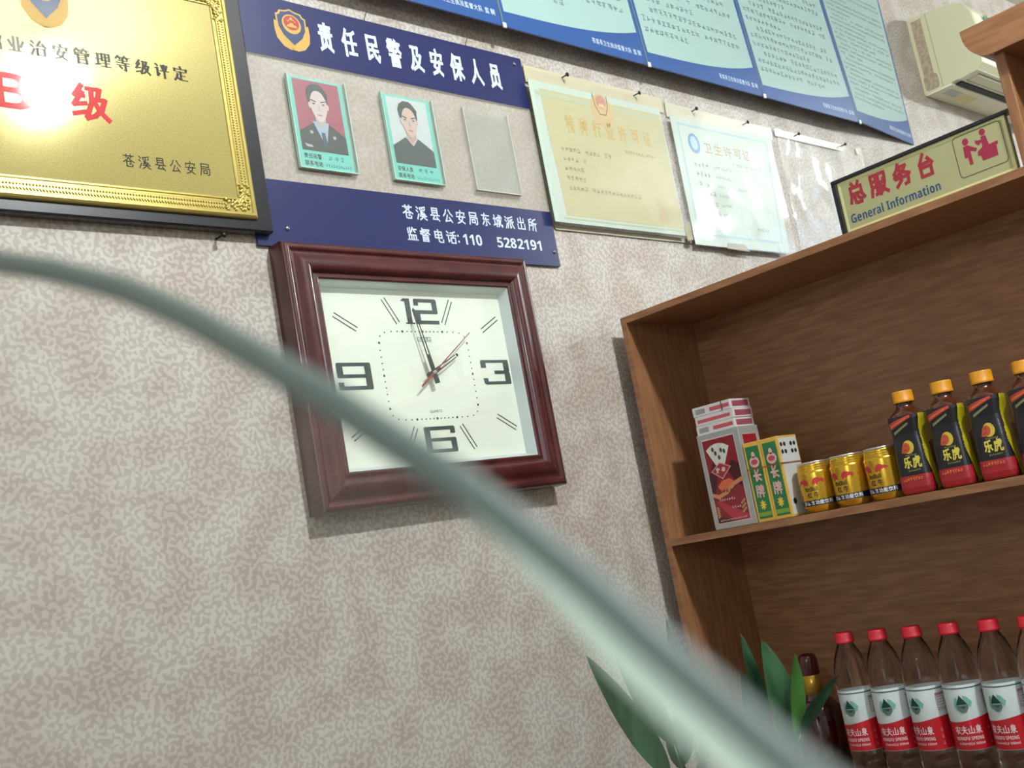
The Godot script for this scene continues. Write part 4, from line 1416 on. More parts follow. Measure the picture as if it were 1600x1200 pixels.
func build_information_sign() -> void:
	var x := 1.786
	var t := thing("information_sign", "yellow-green information desk sign in a black frame on the cabinet top", "sign")
	var board := put(t, "board", box_mesh(Vector3(x, 1.9032, 0.5710), Vector3(x + 0.012, 1.9960, 0.8720)), paint(rgb(164, 163, 120), 0.35, 0.0, 0.2), "yellow-green board")
	var st := begin()
	box(st, Vector3(x - 0.003, 1.9960, 0.5610), Vector3(x + 0.016, 2.0025, 0.8830), 0.001)
	box(st, Vector3(x - 0.003, 1.9032, 0.5610), Vector3(x + 0.016, 1.9960, 0.5705), 0.001)
	put(t, "frame", done(st), paint(rgb(26, 30, 34), 0.35), "black frame")
	var k := Ink.new(front_map(x))
	k.color(rgb(206, 206, 150), 1.0)
	k.frame(0.5725, 1.9045, 0.8712, 1.9950, 0.0050)
	put(board, "edge_line", k.mesh(), inks(0.4), "paler edge line")
	k = Ink.new(front_map(x))
	k.color(rgb(152, 46, 56), 1.0)
	write(k, "总服务台", 0.5870, 0.7480, 1.9475, 0.0400, 0.0330, 17.0, 15.0)
	put(board, "lettering", k.mesh(), inks(0.4), "dark red heading")
	k = Ink.new(front_map(x))
	k.color(rgb(40, 74, 112), 1.0)
	latin(k, "General Information", 0.5830, 0.7480, 1.9180, 0.0165)
	put(board, "lettering", k.mesh(), inks(0.4), "dark blue line beneath")
	k = Ink.new(front_map(x))
	k.color(rgb(92, 62, 48), 1.0)
	var round := PackedVector2Array()
	for c: Array in [[0.857, 1.984, 0.0], [0.790, 1.984, PI / 2], [0.790, 1.930, PI], [0.857, 1.930, PI * 1.5]]:
		for i in 5:
			var a: float = c[2] + i / 4.0 * PI / 2
			round.append(Vector2(c[0] + cos(a) * 0.006, c[1] + sin(a) * 0.007))
	round.append(round[0])
	k.path(Array(round), 0.0011)
	k.color(rgb(150, 40, 66), 1.0)
	# visitor, attendant and desk
	k.disc(0.8040, 1.9780, 0.0052, 0.0058)
	k.poly(pts([0.7985, 1.9710, 0.8060, 1.9715, 0.8200, 1.9610, 0.8170, 1.9565, 0.8085, 1.9610, 0.8085, 1.9390, 0.8030, 1.9390, 0.8025, 1.9520, 0.7975, 1.9520]))
	k.disc(0.8330, 1.9830, 0.0050, 0.0056)
	k.poly(pts([0.8290, 1.9765, 0.8370, 1.9765, 0.8390, 1.9600, 0.8530, 1.9610, 0.8530, 1.9555, 0.8500, 1.9550, 0.8490, 1.9380, 0.8240, 1.9380, 0.8230, 1.9470, 0.8185, 1.9480, 0.8190, 1.9550, 0.8285, 1.9600]))
	k.poly(pts([0.8290, 1.9680, 0.8230, 1.9640, 0.8180, 1.9700, 0.8195, 1.9745, 0.8235, 1.9725, 0.8300, 1.9720]))
	put(board, "pictogram", k.mesh(), inks(0.4), "maroon reception desk pictogram")


# ---------- card boxes on the upper shelf ----------

func build_boxes() -> void:
	var y := 1.4416
	var t := thing("card_box", "large red and silver playing card carton standing at the shelf's left end", "box")
	var xa := 1.794
	var silver := paint(rgb(168, 170, 168), 0.3, 0.35)
	put(t, "carton", box_mesh(Vector3(xa, y, 0.1540), Vector3(xa + 0.066, y + 0.187, 0.2540), 0.001), silver, "silver-grey carton")
	var k := Ink.new(front_map(xa))
	k.color(rgb(214, 192, 190), 1.0)
	k.rect(0.1640, y + 0.010, 0.2420, y + 0.176)
	k.color(rgb(128, 22, 34), 2.0)
	k.rect(0.1655, y + 0.012, 0.2405, y + 0.174)
	k.color(rgb(66, 14, 22), 3.0)
	k.poly(pts([0.1655, y + 0.100, 0.1655, y + 0.056, 0.1800, y + 0.085, 0.1900, y + 0.118, 0.1800, y + 0.130]))
	k.poly(pts([0.2405, y + 0.118, 0.2405, y + 0.072, 0.2250, y + 0.085, 0.2120, y + 0.110, 0.2250, y + 0.128]))
	k.poly(pts([0.1655, y + 0.012, 0.2050, y + 0.012, 0.1900, y + 0.020, 0.1655, y + 0.024]))
	k.color(rgb(168, 44, 60), 3.0)
	k.poly(pts([0.1780, y + 0.056, 0.2050, y + 0.040, 0.2400, y + 0.020, 0.2400, y + 0.013, 0.2050, y + 0.013, 0.1850, y + 0.034, 0.1720, y + 0.052]))
	k.color(rgb(206, 206, 196), 4.0)
	# a fan of cards
	for i in 5:
		var a := deg_to_rad(-28.0 + i * 14.0)
		var d := Vector2(sin(a), cos(a))
		var s := d.orthogonal() * 0.009
		var b := Vector2(0.1985, y + 0.122)
		k.color(rgb(206, 206, 196).darkened(0.04 * (i % 2)), 4.0 + 0.15 * i)
		k.quad(b - s, b + d * 0.042 - s, b + d * 0.042 + s, b + s)
	k.color(rgb(60, 66, 58), 5.0)
	for p: Array in [[0.187, 0.154], [0.192, 0.146], [0.206, 0.150], [0.213, 0.147], [0.199, 0.137]]:
		k.disc(p[0], y + p[1], 0.0032, 0.0048, 8)
	k.color(rgb(196, 150, 150), 6.0)
	k.poly(pts([0.1730, y + 0.112, 0.1970, y + 0.128, 0.2220, y + 0.116, 0.1975, y + 0.094]))
	k.color(rgb(150, 40, 52), 7.0)
	k.poly(pts([0.1765, y + 0.112, 0.1970, y + 0.1255, 0.2185, y + 0.1155, 0.1975, y + 0.097]))
	k.color(rgb(214, 190, 180), 8.0)
	scribble(k, 0.1850, y + 0.1070, 0.0100, 0.0120, 16.0)
	scribble(k, 0.1985, y + 0.1080, 0.0100, 0.0120, 16.0)
	k.color(rgb(192, 128, 84), 6.0)
	k.path([Vector2(0.1690, y + 0.066), Vector2(0.1800, y + 0.062), Vector2(0.2000, y + 0.068), Vector2(0.2200, y + 0.082), Vector2(0.2390, y + 0.088)], 0.0075)
	k.color(rgb(110, 52, 36), 7.0)
	scribble_line(k, 0.1820, 0.2250, y + 0.0680, 0.0070, 0.0085, 0.0, 15.0)
	k.color(rgb(200, 96, 60), 5.0)
	k.poly(pts([0.1820, y + 0.082, 0.1950, y + 0.092, 0.2120, y + 0.094, 0.2200, y + 0.088, 0.2050, y + 0.074, 0.1880, y + 0.070]))
	k.color(rgb(210, 180, 176), 6.0)
	scribble_line(k, 0.1790, 0.2200, y + 0.0530, 0.0045, 0.0055, 0.05, 15.0)
	scribble_line(k, 0.2000, 0.2300, y + 0.0360, 0.0045, 0.0055, 0.05, 15.0)
	scribble_line(k, 0.1720, 0.2380, y + 0.0150, 0.0030, 0.0040, 0.05, 15.0)
	k.color(rgb(176, 134, 82), 5.0)
	for i in 9:
		k.disc(0.2290 + (i % 3) * 0.0035, y + 0.0270 + i * 0.0027, 0.0026, -1.0, 7)
		k.disc(0.1700 + (i % 2) * 0.003, y + 0.0230 + i * 0.0024, 0.0022, -1.0, 7)
	put(t, "front_print", k.mesh(), inks(0.35, 0.3), "red picture print with a fan of cards")
	k = Ink.new(wall_map(0.2540))
	k.color(rgb(200, 176, 174), 1.0)
	k.rect(xa + 0.008, y + 0.010, xa + 0.056, y + 0.172)
	k.color(rgb(132, 26, 38), 2.0)
	k.rect(xa + 0.0095, y + 0.012, xa + 0.0545, y + 0.1705)
	k.color(rgb(196, 110, 70), 3.0)
	k.rect(xa + 0.0120, y + 0.140, xa + 0.052, y + 0.1440)
	put(t, "side_print", k.mesh(), inks(0.35, 0.3), "red side print")
	# three flat packs stacked on it
	for i in 3:
		var y0 := y + 0.1872 + i * 0.0186
		var shift: float = [0.0, 0.0012, -0.0008][i]
		t = thing("card_pack", ["flat white card pack lowest of three on the red carton", "flat white card pack between two others on the red carton", "flat white card pack topmost of three on the red carton"][i], "box", Vector3.ZERO, "flat card packs on the carton")
		put(t, "pack", box_mesh(Vector3(1.801, y0, 0.1530 + shift), Vector3(1.866, y0 + 0.0183, 0.2450 + shift), 0.0006), paint(rgb(204, 200, 198), 0.35), "white pack")
		k = Ink.new(front_map(1.801))
		k.color(rgb(182, 84, 92), 1.0)
		if i == 1:
			k.rect(0.1600, y0 + 0.0050, 0.2390, y0 + 0.0115)
		else:
			k.rect(0.1940, y0 + 0.0050, 0.2410, y0 + 0.0125)
			k.color(rgb(90, 90, 88), 1.0)
			for j in 9:
				k.rect(0.1600 + j * 0.0026, y0 + 0.0040, 0.1613 + j * 0.0026, y0 + 0.0140)
		put(t, "front_print", k.mesh(), inks(0.4), "red bar and code print")
		k = Ink.new(wall_map(0.2450 + shift))
		k.color(rgb(150, 74, 88), 1.0)
		k.rect(1.807, y0 + 0.0035, 1.860, y0 + 0.0145)
		put(t, "side_print", k.mesh(), inks(0.4), "dull red side print")
	# band round the packs is on the topmost one
	put(t, "rubber_band", box_mesh(Vector3(1.7998, y + 0.2248, 0.2230), Vector3(1.8005, y + 0.2424, 0.2250)), paint(rgb(120, 62, 50), 0.6), "thin brown rubber band")
	# two tall green boxes
	for i in 2:
		var z0 := 0.2560 + i * 0.0390
		t = thing("card_box", ["green and yellow long-card box beside the red carton", "green and yellow long-card box beside the golden cans"][i], "box", Vector3.ZERO, "green long-card boxes")
		put(t, "carton", box_mesh(Vector3(xa, y, z0), Vector3(xa + 0.066, y + 0.1510, z0 + 0.0384), 0.0008), paint(rgb(206, 166, 70), 0.4), "yellow carton")
		k = Ink.new(front_map(xa))
		k.color(rgb(34, 112, 66), 1.0)
		k.rect(z0 + 0.0045, y + 0.006, z0 + 0.0340, y + 0.143)
		k.color(rgb(120, 150, 54), 2.0)
		k.rect(z0 + 0.0045, y + 0.010, z0 + 0.0340, y + 0.018)
		k.color(rgb(226, 196, 60), 3.0)
		for j in 8:
			var a := TAU * j / 8.0
			k.color(rgb(226, 196, 60), 3.0 + 0.12 * j)
			k.line(Vector2(z0 + 0.019, y + 0.031), Vector2(z0 + 0.019 + cos(a) * 0.0055, y + 0.031 + sin(a) * 0.0075), 0.0026)
		k.color(rgb(212, 170, 164), 3.0)
		k.disc(z0 + 0.0195, y + 0.1130, 0.0110, 0.0105)
		k.disc(z0 + 0.0195, y + 0.1265, 0.0040, 0.0060)
		k.sign(GLYPH["长"], z0 + 0.0105, y + 0.0760, 0.0175, 0.0230, 18.0, 15.0)
		k.sign(GLYPH["牌"], z0 + 0.0105, y + 0.0460, 0.0175, 0.0230, 16.0, 13.0)
		k.color(rgb(176, 70, 80), 4.0)
		k.disc(z0 + 0.0195, y + 0.1130, 0.0075, 0.0050)
		put(t, "front_print", k.mesh(), inks(0.4, 0.2), "green print with pink lettering")
		if i == 1:
			k = Ink.new(wall_map(z0 + 0.0384))
			k.color(rgb(196, 196, 190), 1.0)
			k.rect(xa + 0.003, y + 0.004, xa + 0.063, y + 0.147)
			k.color(rgb(40, 36, 36), 2.0)
			for a in 2:
				for b in 2:
					for c in 2:
						k.disc(xa + 0.010 + a * 0.033 + b * 0.011, y + 0.1350 - c * 0.014, 0.0042, -1.0, 10)
			k.disc(xa + 0.016, y + 0.028, 0.0060, -1.0, 10)
			put(t, "side_print", k.mesh(), inks(0.4), "white side with black spots")
		var st := begin()
		box(st, Vector3(xa - 0.0030, y + 0.0990, z0 + 0.0004), Vector3(xa - 0.0021, y + 0.1010, z0 + 0.0382))
		if i == 1:
			box(st, Vector3(xa - 0.0030, y + 0.0990, z0 + 0.0382), Vector3(xa + 0.0660, y + 0.1010, z0 + 0.0398))
		put(t, "rubber_band", done(st), paint(rgb(140, 62, 44), 0.6), "thin red rubber band")


# ---------- golden cans ----------

func build_cans() -> void:
	var r := 0.0330
	var src := thing("drink_can", "short golden drink can next to the green boxes", "can", Vector3(1.8300, 1.4416, 0.3750), "golden drink cans")
	var gold := paint(rgb(206, 164, 50), 0.22, 0.75)
	var can := put(src, "body", lathe([Vector2(0.0, 0.0025), Vector2(0.0235, 0.0025), Vector2(0.0260, 0.0), Vector2(0.0278, 0.0010), Vector2(0.0300, 0.0060), Vector2(0.0325, 0.0100), Vector2(r, 0.0120), Vector2(r, 0.0700), Vector2(0.0325, 0.0730), Vector2(0.0312, 0.0745), Vector2(0.0312, 0.0755), Vector2(0.0318, 0.0770), Vector2(0.0306, 0.0785), Vector2(0.0306, 0.0797), Vector2(0.0312, 0.0812), Vector2(0.0299, 0.0828), Vector2(0.0299, 0.0840), Vector2(0.0305, 0.0855), Vector2(0.0290, 0.0880)], 48), gold, "golden can body")
	put(src, "lid", lathe([Vector2(0.0290, 0.0875), Vector2(0.0300, 0.0895), Vector2(0.0298, 0.0915), Vector2(0.0285, 0.0920), Vector2(0.0272, 0.0905), Vector2(0.0, 0.0890)], 40), paint(rgb(196, 194, 186), 0.3, 0.8), "silver lid rim")
	var k := Ink.new(round_map(r))
	k.fine = 0.004
	k.color(rgb(24, 28, 44), 1.0)
	k.rect(-0.100, 0.0120, 0.100, 0.0225, 48)
	k.color(rgb(206, 208, 206), 2.0)
	write(k, "功能饮料", -0.0020, 0.0300, 0.0135, 0.0078, 0.0074, 13.0, 12.0)
	for i in 3:
		scribble(k, -0.0270 + i * 0.0082, 0.0137, 0.0070, 0.0074, 13.0)
	put(can, "band", k.mesh(), inks(0.35), "navy band with white print")
	k = Ink.new(round_map(r))
	k.fine = 0.004
	k.color(rgb(176, 40, 44), 1.0)
	# two charging bulls, head to head
	for s: float in [-1.0, 1.0]:
		var o := PackedVector2Array()
		for p: Array in [[0.0040, 0.0520], [0.0050, 0.0575], [0.0085, 0.0615], [0.0130, 0.0625], [0.0185, 0.0600], [0.0235, 0.0590], [0.0290, 0.0545], [0.0235, 0.0555], [0.0245, 0.0500], [0.0205, 0.0545], [0.0150, 0.0530], [0.0120, 0.0480], [0.0095, 0.0520], [0.0060, 0.0485]]:
			o.append(Vector2(-0.0050 + s * p[0], p[1]))
		k.poly(o)
	put(can, "emblem", k.mesh(), inks(0.35), "two red bulls")
	k = Ink.new(round_map(r))
	k.fine = 0.004
	k.color(rgb(36, 28, 20), 1.0)
	latin(k, "RedBull", -0.0170, 0.0070, 0.0385, 0.0085)
	write(k, "红牛", -0.0150, 0.0080, 0.0262, 0.0105, 0.0098, 14.0, 11.0)
	put(can, "lettering", k.mesh(), inks(0.4), "black lettering")
	src.rotation.y = 0.30
	copy(src, "drink_can", "short golden drink can between two others like it", Vector3(1.8300, 1.4416, 0.4440), 0.07)
	copy(src, "drink_can", "short golden drink can touching the black-labelled bottles", Vector3(1.8300, 1.4416, 0.5125), 0.02)


# ---------- black-labelled bottles ----------

func waist(v: float) -> float:
	var ys := [0.0, 0.004, 0.012, 0.026, 0.032, 0.070, 0.096, 0.104, 0.112, 0.128, 0.134, 0.142, 0.148, 0.152, 0.159]
	var ws := [0.0270, 0.0298, 0.0310, 0.0308, 0.0304, 0.0292, 0.0270, 0.0268, 0.0276, 0.0292, 0.0280, 0.0225, 0.0165, 0.0140, 0.0138]
	for i in ys.size() - 1:
		if v <= ys[i + 1]:
			return lerpf(ws[i], ws[i + 1], clampf((v - ys[i]) / (ys[i + 1] - ys[i]), 0.0, 1.0))
	return ws[-1]


func build_tiger_bottles() -> void:
	var src := thing("drink_bottle", "black-labelled energy drink bottle with a yellow cap against the golden cans", "bottle", Vector3(1.8300, 1.4416, 0.5760), "black-labelled drink bottles")
	var st := begin()
	st.set_smooth_group(0)
	var rows := []
	for y: float in [0.0, 0.004, 0.012, 0.026, 0.032, 0.055, 0.070, 0.085, 0.096, 0.104, 0.112, 0.128, 0.134, 0.142, 0.148, 0.152, 0.159]:
		var row := []
		var e := lerpf(0.42, 1.0, clampf((y - 0.130) / 0.018, 0.0, 1.0))
		for j in 40:
			var a := -TAU * j / 40.0
			var c := cos(a)
			var s := sin(a)
			row.append(Vector3(signf(c) * pow(absf(c), e), 0, signf(s) * pow(absf(s), e)) * waist(y) + Vector3(0, y, 0))
		rows.append(row)
	skin(st, rows, true)
	for j in 40:
		tri(st, Vector3(0, 0, 0), rows[0][(j + 1) % 40], rows[0][j])
	put(src, "bottle", done(st), paint(rgb(70, 34, 20), 0.12, 0.0, 0.6), "dark amber bottle")
	put(src, "cap", lathe([Vector2(0.0178, 0.1570), Vector2(0.0182, 0.1580), Vector2(0.0182, 0.1605), Vector2(0.0176, 0.1612), Vector2(0.0176, 0.1750), Vector2(0.0166, 0.1772), Vector2(0.0, 0.1776)], 40), paint(rgb(200, 134, 14), 0.45), "ribbed yellow cap")
	# front label: u runs -1..1 across the face
	var front := func(u: float, v: float, h: float) -> Vector3:
		var w := waist(v)
		return Vector3(-(w + 0.0004 + h) * pow(1.0 - pow(absf(u) * 0.86, 4.76), 0.21), v, u * 0.86 * w)
	var k := Ink.new(front)
	k.fine = 0.005
	k.span = Vector2(0.027, 1.0)
	var bands := [0.0, 0.004, 0.012, 0.026, 0.032]
	k.color(rgb(150, 22, 34), 1.0)
	for i in 4:
		k_strip(k, -1.1, 1.1, maxf(bands[i], 0.001), bands[i + 1])
	k.color(rgb(16, 20, 26), 1.0)
	bands = [0.032, 0.045, 0.058, 0.070, 0.083, 0.096, 0.104, 0.112, 0.120, 0.128, 0.134]
	for i in bands.size() - 1:
		k_strip(k, -1.1, 1.1, bands[i], bands[i + 1])
	var label := put(src, "label", k.mesh(), inks(0.3, 0.15), "black label with a red foot")
	k = Ink.new(front)
	k.fine = 0.005
	k.span = Vector2(0.027, 1.0)
	k.color(rgb(196, 172, 60), 3.0)
	k.disc(0.02, 0.0800, 0.40, 0.0115)
	k.color(rgb(176, 76, 46), 4.0)
	k.poly(pts([-0.50, 0.0720, -0.40, 0.0820, -0.30, 0.0870, -0.10, 0.0885, 0.10, 0.0850, 0.14, 0.0800, 0.10, 0.0750, -0.05, 0.0715, -0.30, 0.0700]))
	k.color(rgb(120, 50, 36), 5.0)
	k.disc(-0.16, 0.0830, 0.05, 0.0016, 8)
	k.poly(pts([-0.45, 0.0740, -0.20, 0.0770, -0.05, 0.0760, -0.25, 0.0745]))
	put(label, "emblem", k.mesh(), inks(0.3), "orange tiger head on a yellow disc")
	k = Ink.new(front)
	k.fine = 0.005
	k.span = Vector2(0.027, 1.0)
	k.color(rgb(206, 192, 74), 3.0)
	write(k, "乐虎", -0.52, 0.66, 0.0440, 0.0200, 0.56, 15.0, 15.0)
	k.color(rgb(150, 146, 84), 3.0)
	scribble_line(k, -0.30, 0.50, 0.0650, 0.0026, 0.10, 0.0, 16.0)
	scribble_line(k, -0.30, 0.60, 0.0385, 0.0030, 0.12, 0.0, 16.0)
	k.color(rgb(214, 120, 50), 3.0)
	scribble_line(k, -0.80, 0.70, 0.0235, 0.0056, 0.17, 0.0, 18.0)
	k.color(rgb(176, 60, 46), 3.0)
	k.poly(pts([-0.98, 0.1130, 0.62, 0.1290, 0.62, 0.1335, -0.10, 0.1300, -0.98, 0.1240]))
	k.color(rgb(206, 112, 66), 4.0)
	k.poly(pts([-0.92, 0.1160, 0.30, 0.1275, 0.30, 0.1295, -0.92, 0.1200]))
	k.color(rgb(128, 136, 92), 3.0)
	k.poly(pts([-0.80, 0.1040, 0.36, 0.1180, 0.34, 0.1215, -0.80, 0.1085]))
	put(label, "lettering", k.mesh(), inks(0.3), "yellow lettering and red slanted title")
	# yellow flank
	var flank := func(u: float, v: float, h: float) -> Vector3:
		var w := waist(v)
		return Vector3(u * 0.86 * w, v, (w + 0.0005 + h) * pow(1.0 - pow(absf(u) * 0.86, 4.76), 0.21))
	k = Ink.new(flank)
	k.fine = 0.005
	k.span = Vector2(0.027, 1.0)
	k.color(rgb(164, 150, 26), 1.0)
	for s: Array in [[0.002, -0.62, -0.10, 0.014, -0.78, 0.05], [0.014, -0.78, 0.05, 0.032, -0.88, -0.30], [0.032, -0.88, -0.30, 0.060, -1.05, -0.45], [0.060, -1.05, -0.45, 0.083, -1.08, -0.30], [0.083, -1.08, -0.30, 0.090, -1.08, 0.70], [0.090, -1.08, 0.70, 0.104, -1.06, 0.85], [0.104, -1.06, 0.85, 0.120, -1.0, 0.60], [0.120, -1.0, 0.60, 0.134, -0.92, 0.50]]:
		for j in 6:
			var a := j / 6.0
			var b := (j + 1) / 6.0
			k.quad(Vector2(lerpf(s[1], s[2], a), s[0]), Vector2(lerpf(s[1], s[2], b), s[0]), Vector2(lerpf(s[4], s[5], b), s[3]), Vector2(lerpf(s[4], s[5], a), s[3]))
	put(src, "flank_label", k.mesh(), inks(0.25, 0.4), "yellow flank panel")
	src.rotation.y = 0.10
	var says := ["black-labelled energy drink bottle second from the golden cans", "black-labelled energy drink bottle third from the golden cans", "black-labelled energy drink bottle fourth from the golden cans"]
	for i in 3:
		copy(src, "drink_bottle", says[i], Vector3(1.8300, 1.4416, 0.6470 + i * 0.0700), [0.08, 0.10, 0.08][i])


func k_strip(k: Ink, u0: float, u1: float, v0: float, v1: float) -> void:
	k.rect(u0, v0, u1, v1, 10)


# ---------- water bottles ----------

func build_water_bottles() -> void:
	var base := 0.9646
	var src := thing("water_bottle", "clear water bottle with a red cap beside the dark liquor bottle", "bottle", Vector3(1.8320, base, 0.3570), "red-capped water bottles")
	var water := StandardMaterial3D.new()
	water.transparency = BaseMaterial3D.TRANSPARENCY_ALPHA
	water.albedo_color = Color(1, 1, 1, 0.0)
	water.roughness = 0.02
	water.refraction_enabled = true
	water.refraction_scale = 0.036
	var prof := []
	for p: Array in [[0.0, 0.003], [0.018, 0.001], [0.026, 0.0], [0.0305, 0.004], [0.0322, 0.012], [0.0322, 0.019], [0.0310, 0.022], [0.0322, 0.025], [0.0322, 0.034], [0.0310, 0.037], [0.0322, 0.040], [0.0322, 0.050], [0.0316, 0.053], [0.0316, 0.158], [0.0326, 0.161], [0.0325, 0.170], [0.0316, 0.182], [0.0300, 0.193], [0.0276, 0.204], [0.0245, 0.215], [0.0205, 0.225], [0.0160, 0.234], [0.0136, 0.240], [0.0136, 0.246], [0.0, 0.246]]:
		prof.append(Vector2(p[0], p[1]))
	put(src, "bottle", lathe(prof, 40), water, "clear filled bottle")
	put(src, "cap", lathe([Vector2(0.0158, 0.2385), Vector2(0.0172, 0.2400), Vector2(0.0172, 0.2430), Vector2(0.0166, 0.2436), Vector2(0.0166, 0.2550), Vector2(0.0150, 0.2572), Vector2(0.0, 0.2578)], 36), paint(rgb(186, 28, 46), 0.4), "red screw cap")
	var r := 0.0318
	var sleeve := put(src, "label_sleeve", lathe([Vector2(r, 0.0540), Vector2(r + 0.0002, 0.0545), Vector2(r + 0.0002, 0.1585), Vector2(r, 0.1590)], 48), paint(rgb(196, 206, 204), 0.4), "white label")
	var k := Ink.new(round_map(r + 0.0003))
	k.fine = 0.004
	k.color(rgb(178, 26, 38), 1.0)
	for i in 48:
		var u0 := -0.0995 + i * 0.00415
		var u1 := u0 + 0.00415
		k.quad(Vector2(u0, 0.0548), Vector2(u1, 0.0548), Vector2(u1, 0.1040 + 0.0045 * sin(u1 * 42.0 - 0.6)), Vector2(u0, 0.1040 + 0.0045 * sin(u0 * 42.0 - 0.6)))
	put(sleeve, "label_print", k.mesh(), inks(0.35), "red wave")
	k = Ink.new(round_map(r + 0.0003))
	k.color(rgb(26, 50, 56), 1.0)
	k.rect(-0.0995, 0.1530, 0.0995, 0.1546, 48)
	put(sleeve, "label_rule", k.mesh(), inks(0.35), "dark rule round the label")
	k = Ink.new(round_map(r + 0.0003))
	k.fine = 0.004
	k.color(rgb(120, 178, 160), 2.0)
	k.poly(pts([-0.0150, 0.1240, -0.0120, 0.1380, -0.0080, 0.1400, -0.0060, 0.1240, -0.0110, 0.1180]))
	k.poly(pts([0.0020, 0.1420, 0.0080, 0.1400, 0.0150, 0.1310, 0.0120, 0.1230, 0.0040, 0.1290]))
	k.color(rgb(20, 62, 58), 3.0)
	k.poly(pts([-0.0105, 0.1275, 0.0075, 0.1275, -0.0030, 0.1430]))
	k.color(rgb(92, 118, 112), 3.0)
	k.poly(pts([-0.0105, 0.1265, 0.0075, 0.1265, 0.0080, 0.1215, 0.0030, 0.1150, -0.0040, 0.1145, -0.0095, 0.1200]))
	k.color(rgb(40, 66, 62), 4.0)
	k.poly(pts([-0.0060, 0.1240, 0.0050, 0.1250, 0.0010, 0.1210]))
	put(sleeve, "emblem", k.mesh(), inks(0.35), "green mountain mark")
	k = Ink.new(round_map(r + 0.0003))
	k.fine = 0.004
	k.color(rgb(222, 200, 202), 2.0)
	write(k, "农夫山泉", -0.0230, 0.0210, 0.0800, 0.0135, 0.0103, 14.0, 11.0)
	latin(k, "NONGFU SPRING", -0.0240, 0.0215, 0.0705, 0.0058)
	for i in 9:
		scribble(k, -0.0200 + i * 0.0028, 0.0628, 0.0024, 0.0042, 14.0)
	latin(k, "550ml", 0.0070, 0.0215, 0.0630, 0.0042)
	put(sleeve, "lettering", k.mesh(), inks(0.35), "white lettering")
	k = Ink.new(round_map(r + 0.0003))
	k.fine = 0.004
	k.color(rgb(176, 110, 122), 2.0)
	k.frame(0.0360, 0.1180, 0.0560, 0.1460, 0.0010)
	for i in 5:
		k.rect(0.0380, 0.1210 + i * 0.0045, 0.0540, 0.1218 + i * 0.0045, 6)
	k.rect(0.0360, 0.1420, 0.0560, 0.1460, 6)
	for i in 3:
		k.poly(pts([0.0330, 0.0620 + i * 0.0110, 0.0365, 0.0620 + i * 0.0110, 0.0345, 0.0690 + i * 0.0110]))
	put(sleeve, "small_print", k.mesh(), inks(0.35), "pink panel of small print")
	src.rotation.y = 0.04
	var turns := [0.20, -0.20, 0.28, -0.05, 0.10]
	var say := ["second", "third", "fourth", "fifth", "sixth"]
	for i in 5:
		copy(src, "water_bottle", "clear water bottle with a red cap, %s from the dark liquor bottle" % say[i], Vector3(1.8320, base, [0.4240, 0.4900, 0.5580, 0.6270, 0.6930][i]), turns[i])


func build_liquor_bottle() -> void:
	var t := thing("liquor_bottle", "dark maroon liquor bottle with a gold neck band behind the leaves", "bottle", Vector3(1.8700, 0.9646, 0.2450))
	put(t, "bottle", lathe([Vector2(0.0, 0.0), Vector2(0.042, 0.0), Vector2(0.046, 0.006), Vector2(0.047, 0.060), Vector2(0.047, 0.100), Vector2(0.043, 0.118), Vector2(0.031, 0.134), Vector2(0.0195, 0.141), Vector2(0.0175, 0.146)], 40), paint(rgb(52, 14, 16), 0.12, 0.0, 0.7), "dark maroon glass")
	put(t, "neck_band", lathe([Vector2(0.0172, 0.144), Vector2(0.0186, 0.145), Vector2(0.0186, 0.180), Vector2(0.0170, 0.181)], 24), paint(rgb(186, 150, 60), 0.3, 0.8), "gold neck band")
	put(t, "stopper", lathe([Vector2(0.0178, 0.180), Vector2(0.0182, 0.182), Vector2(0.0182, 0.206), Vector2(0.0165, 0.215), Vector2(0.0110, 0.2195), Vector2(0.0, 0.221)], 28), paint(rgb(74, 16, 22), 0.2, 0.0, 0.5), "dark red stopper")


# ---------- leafy plant on a stand ----------

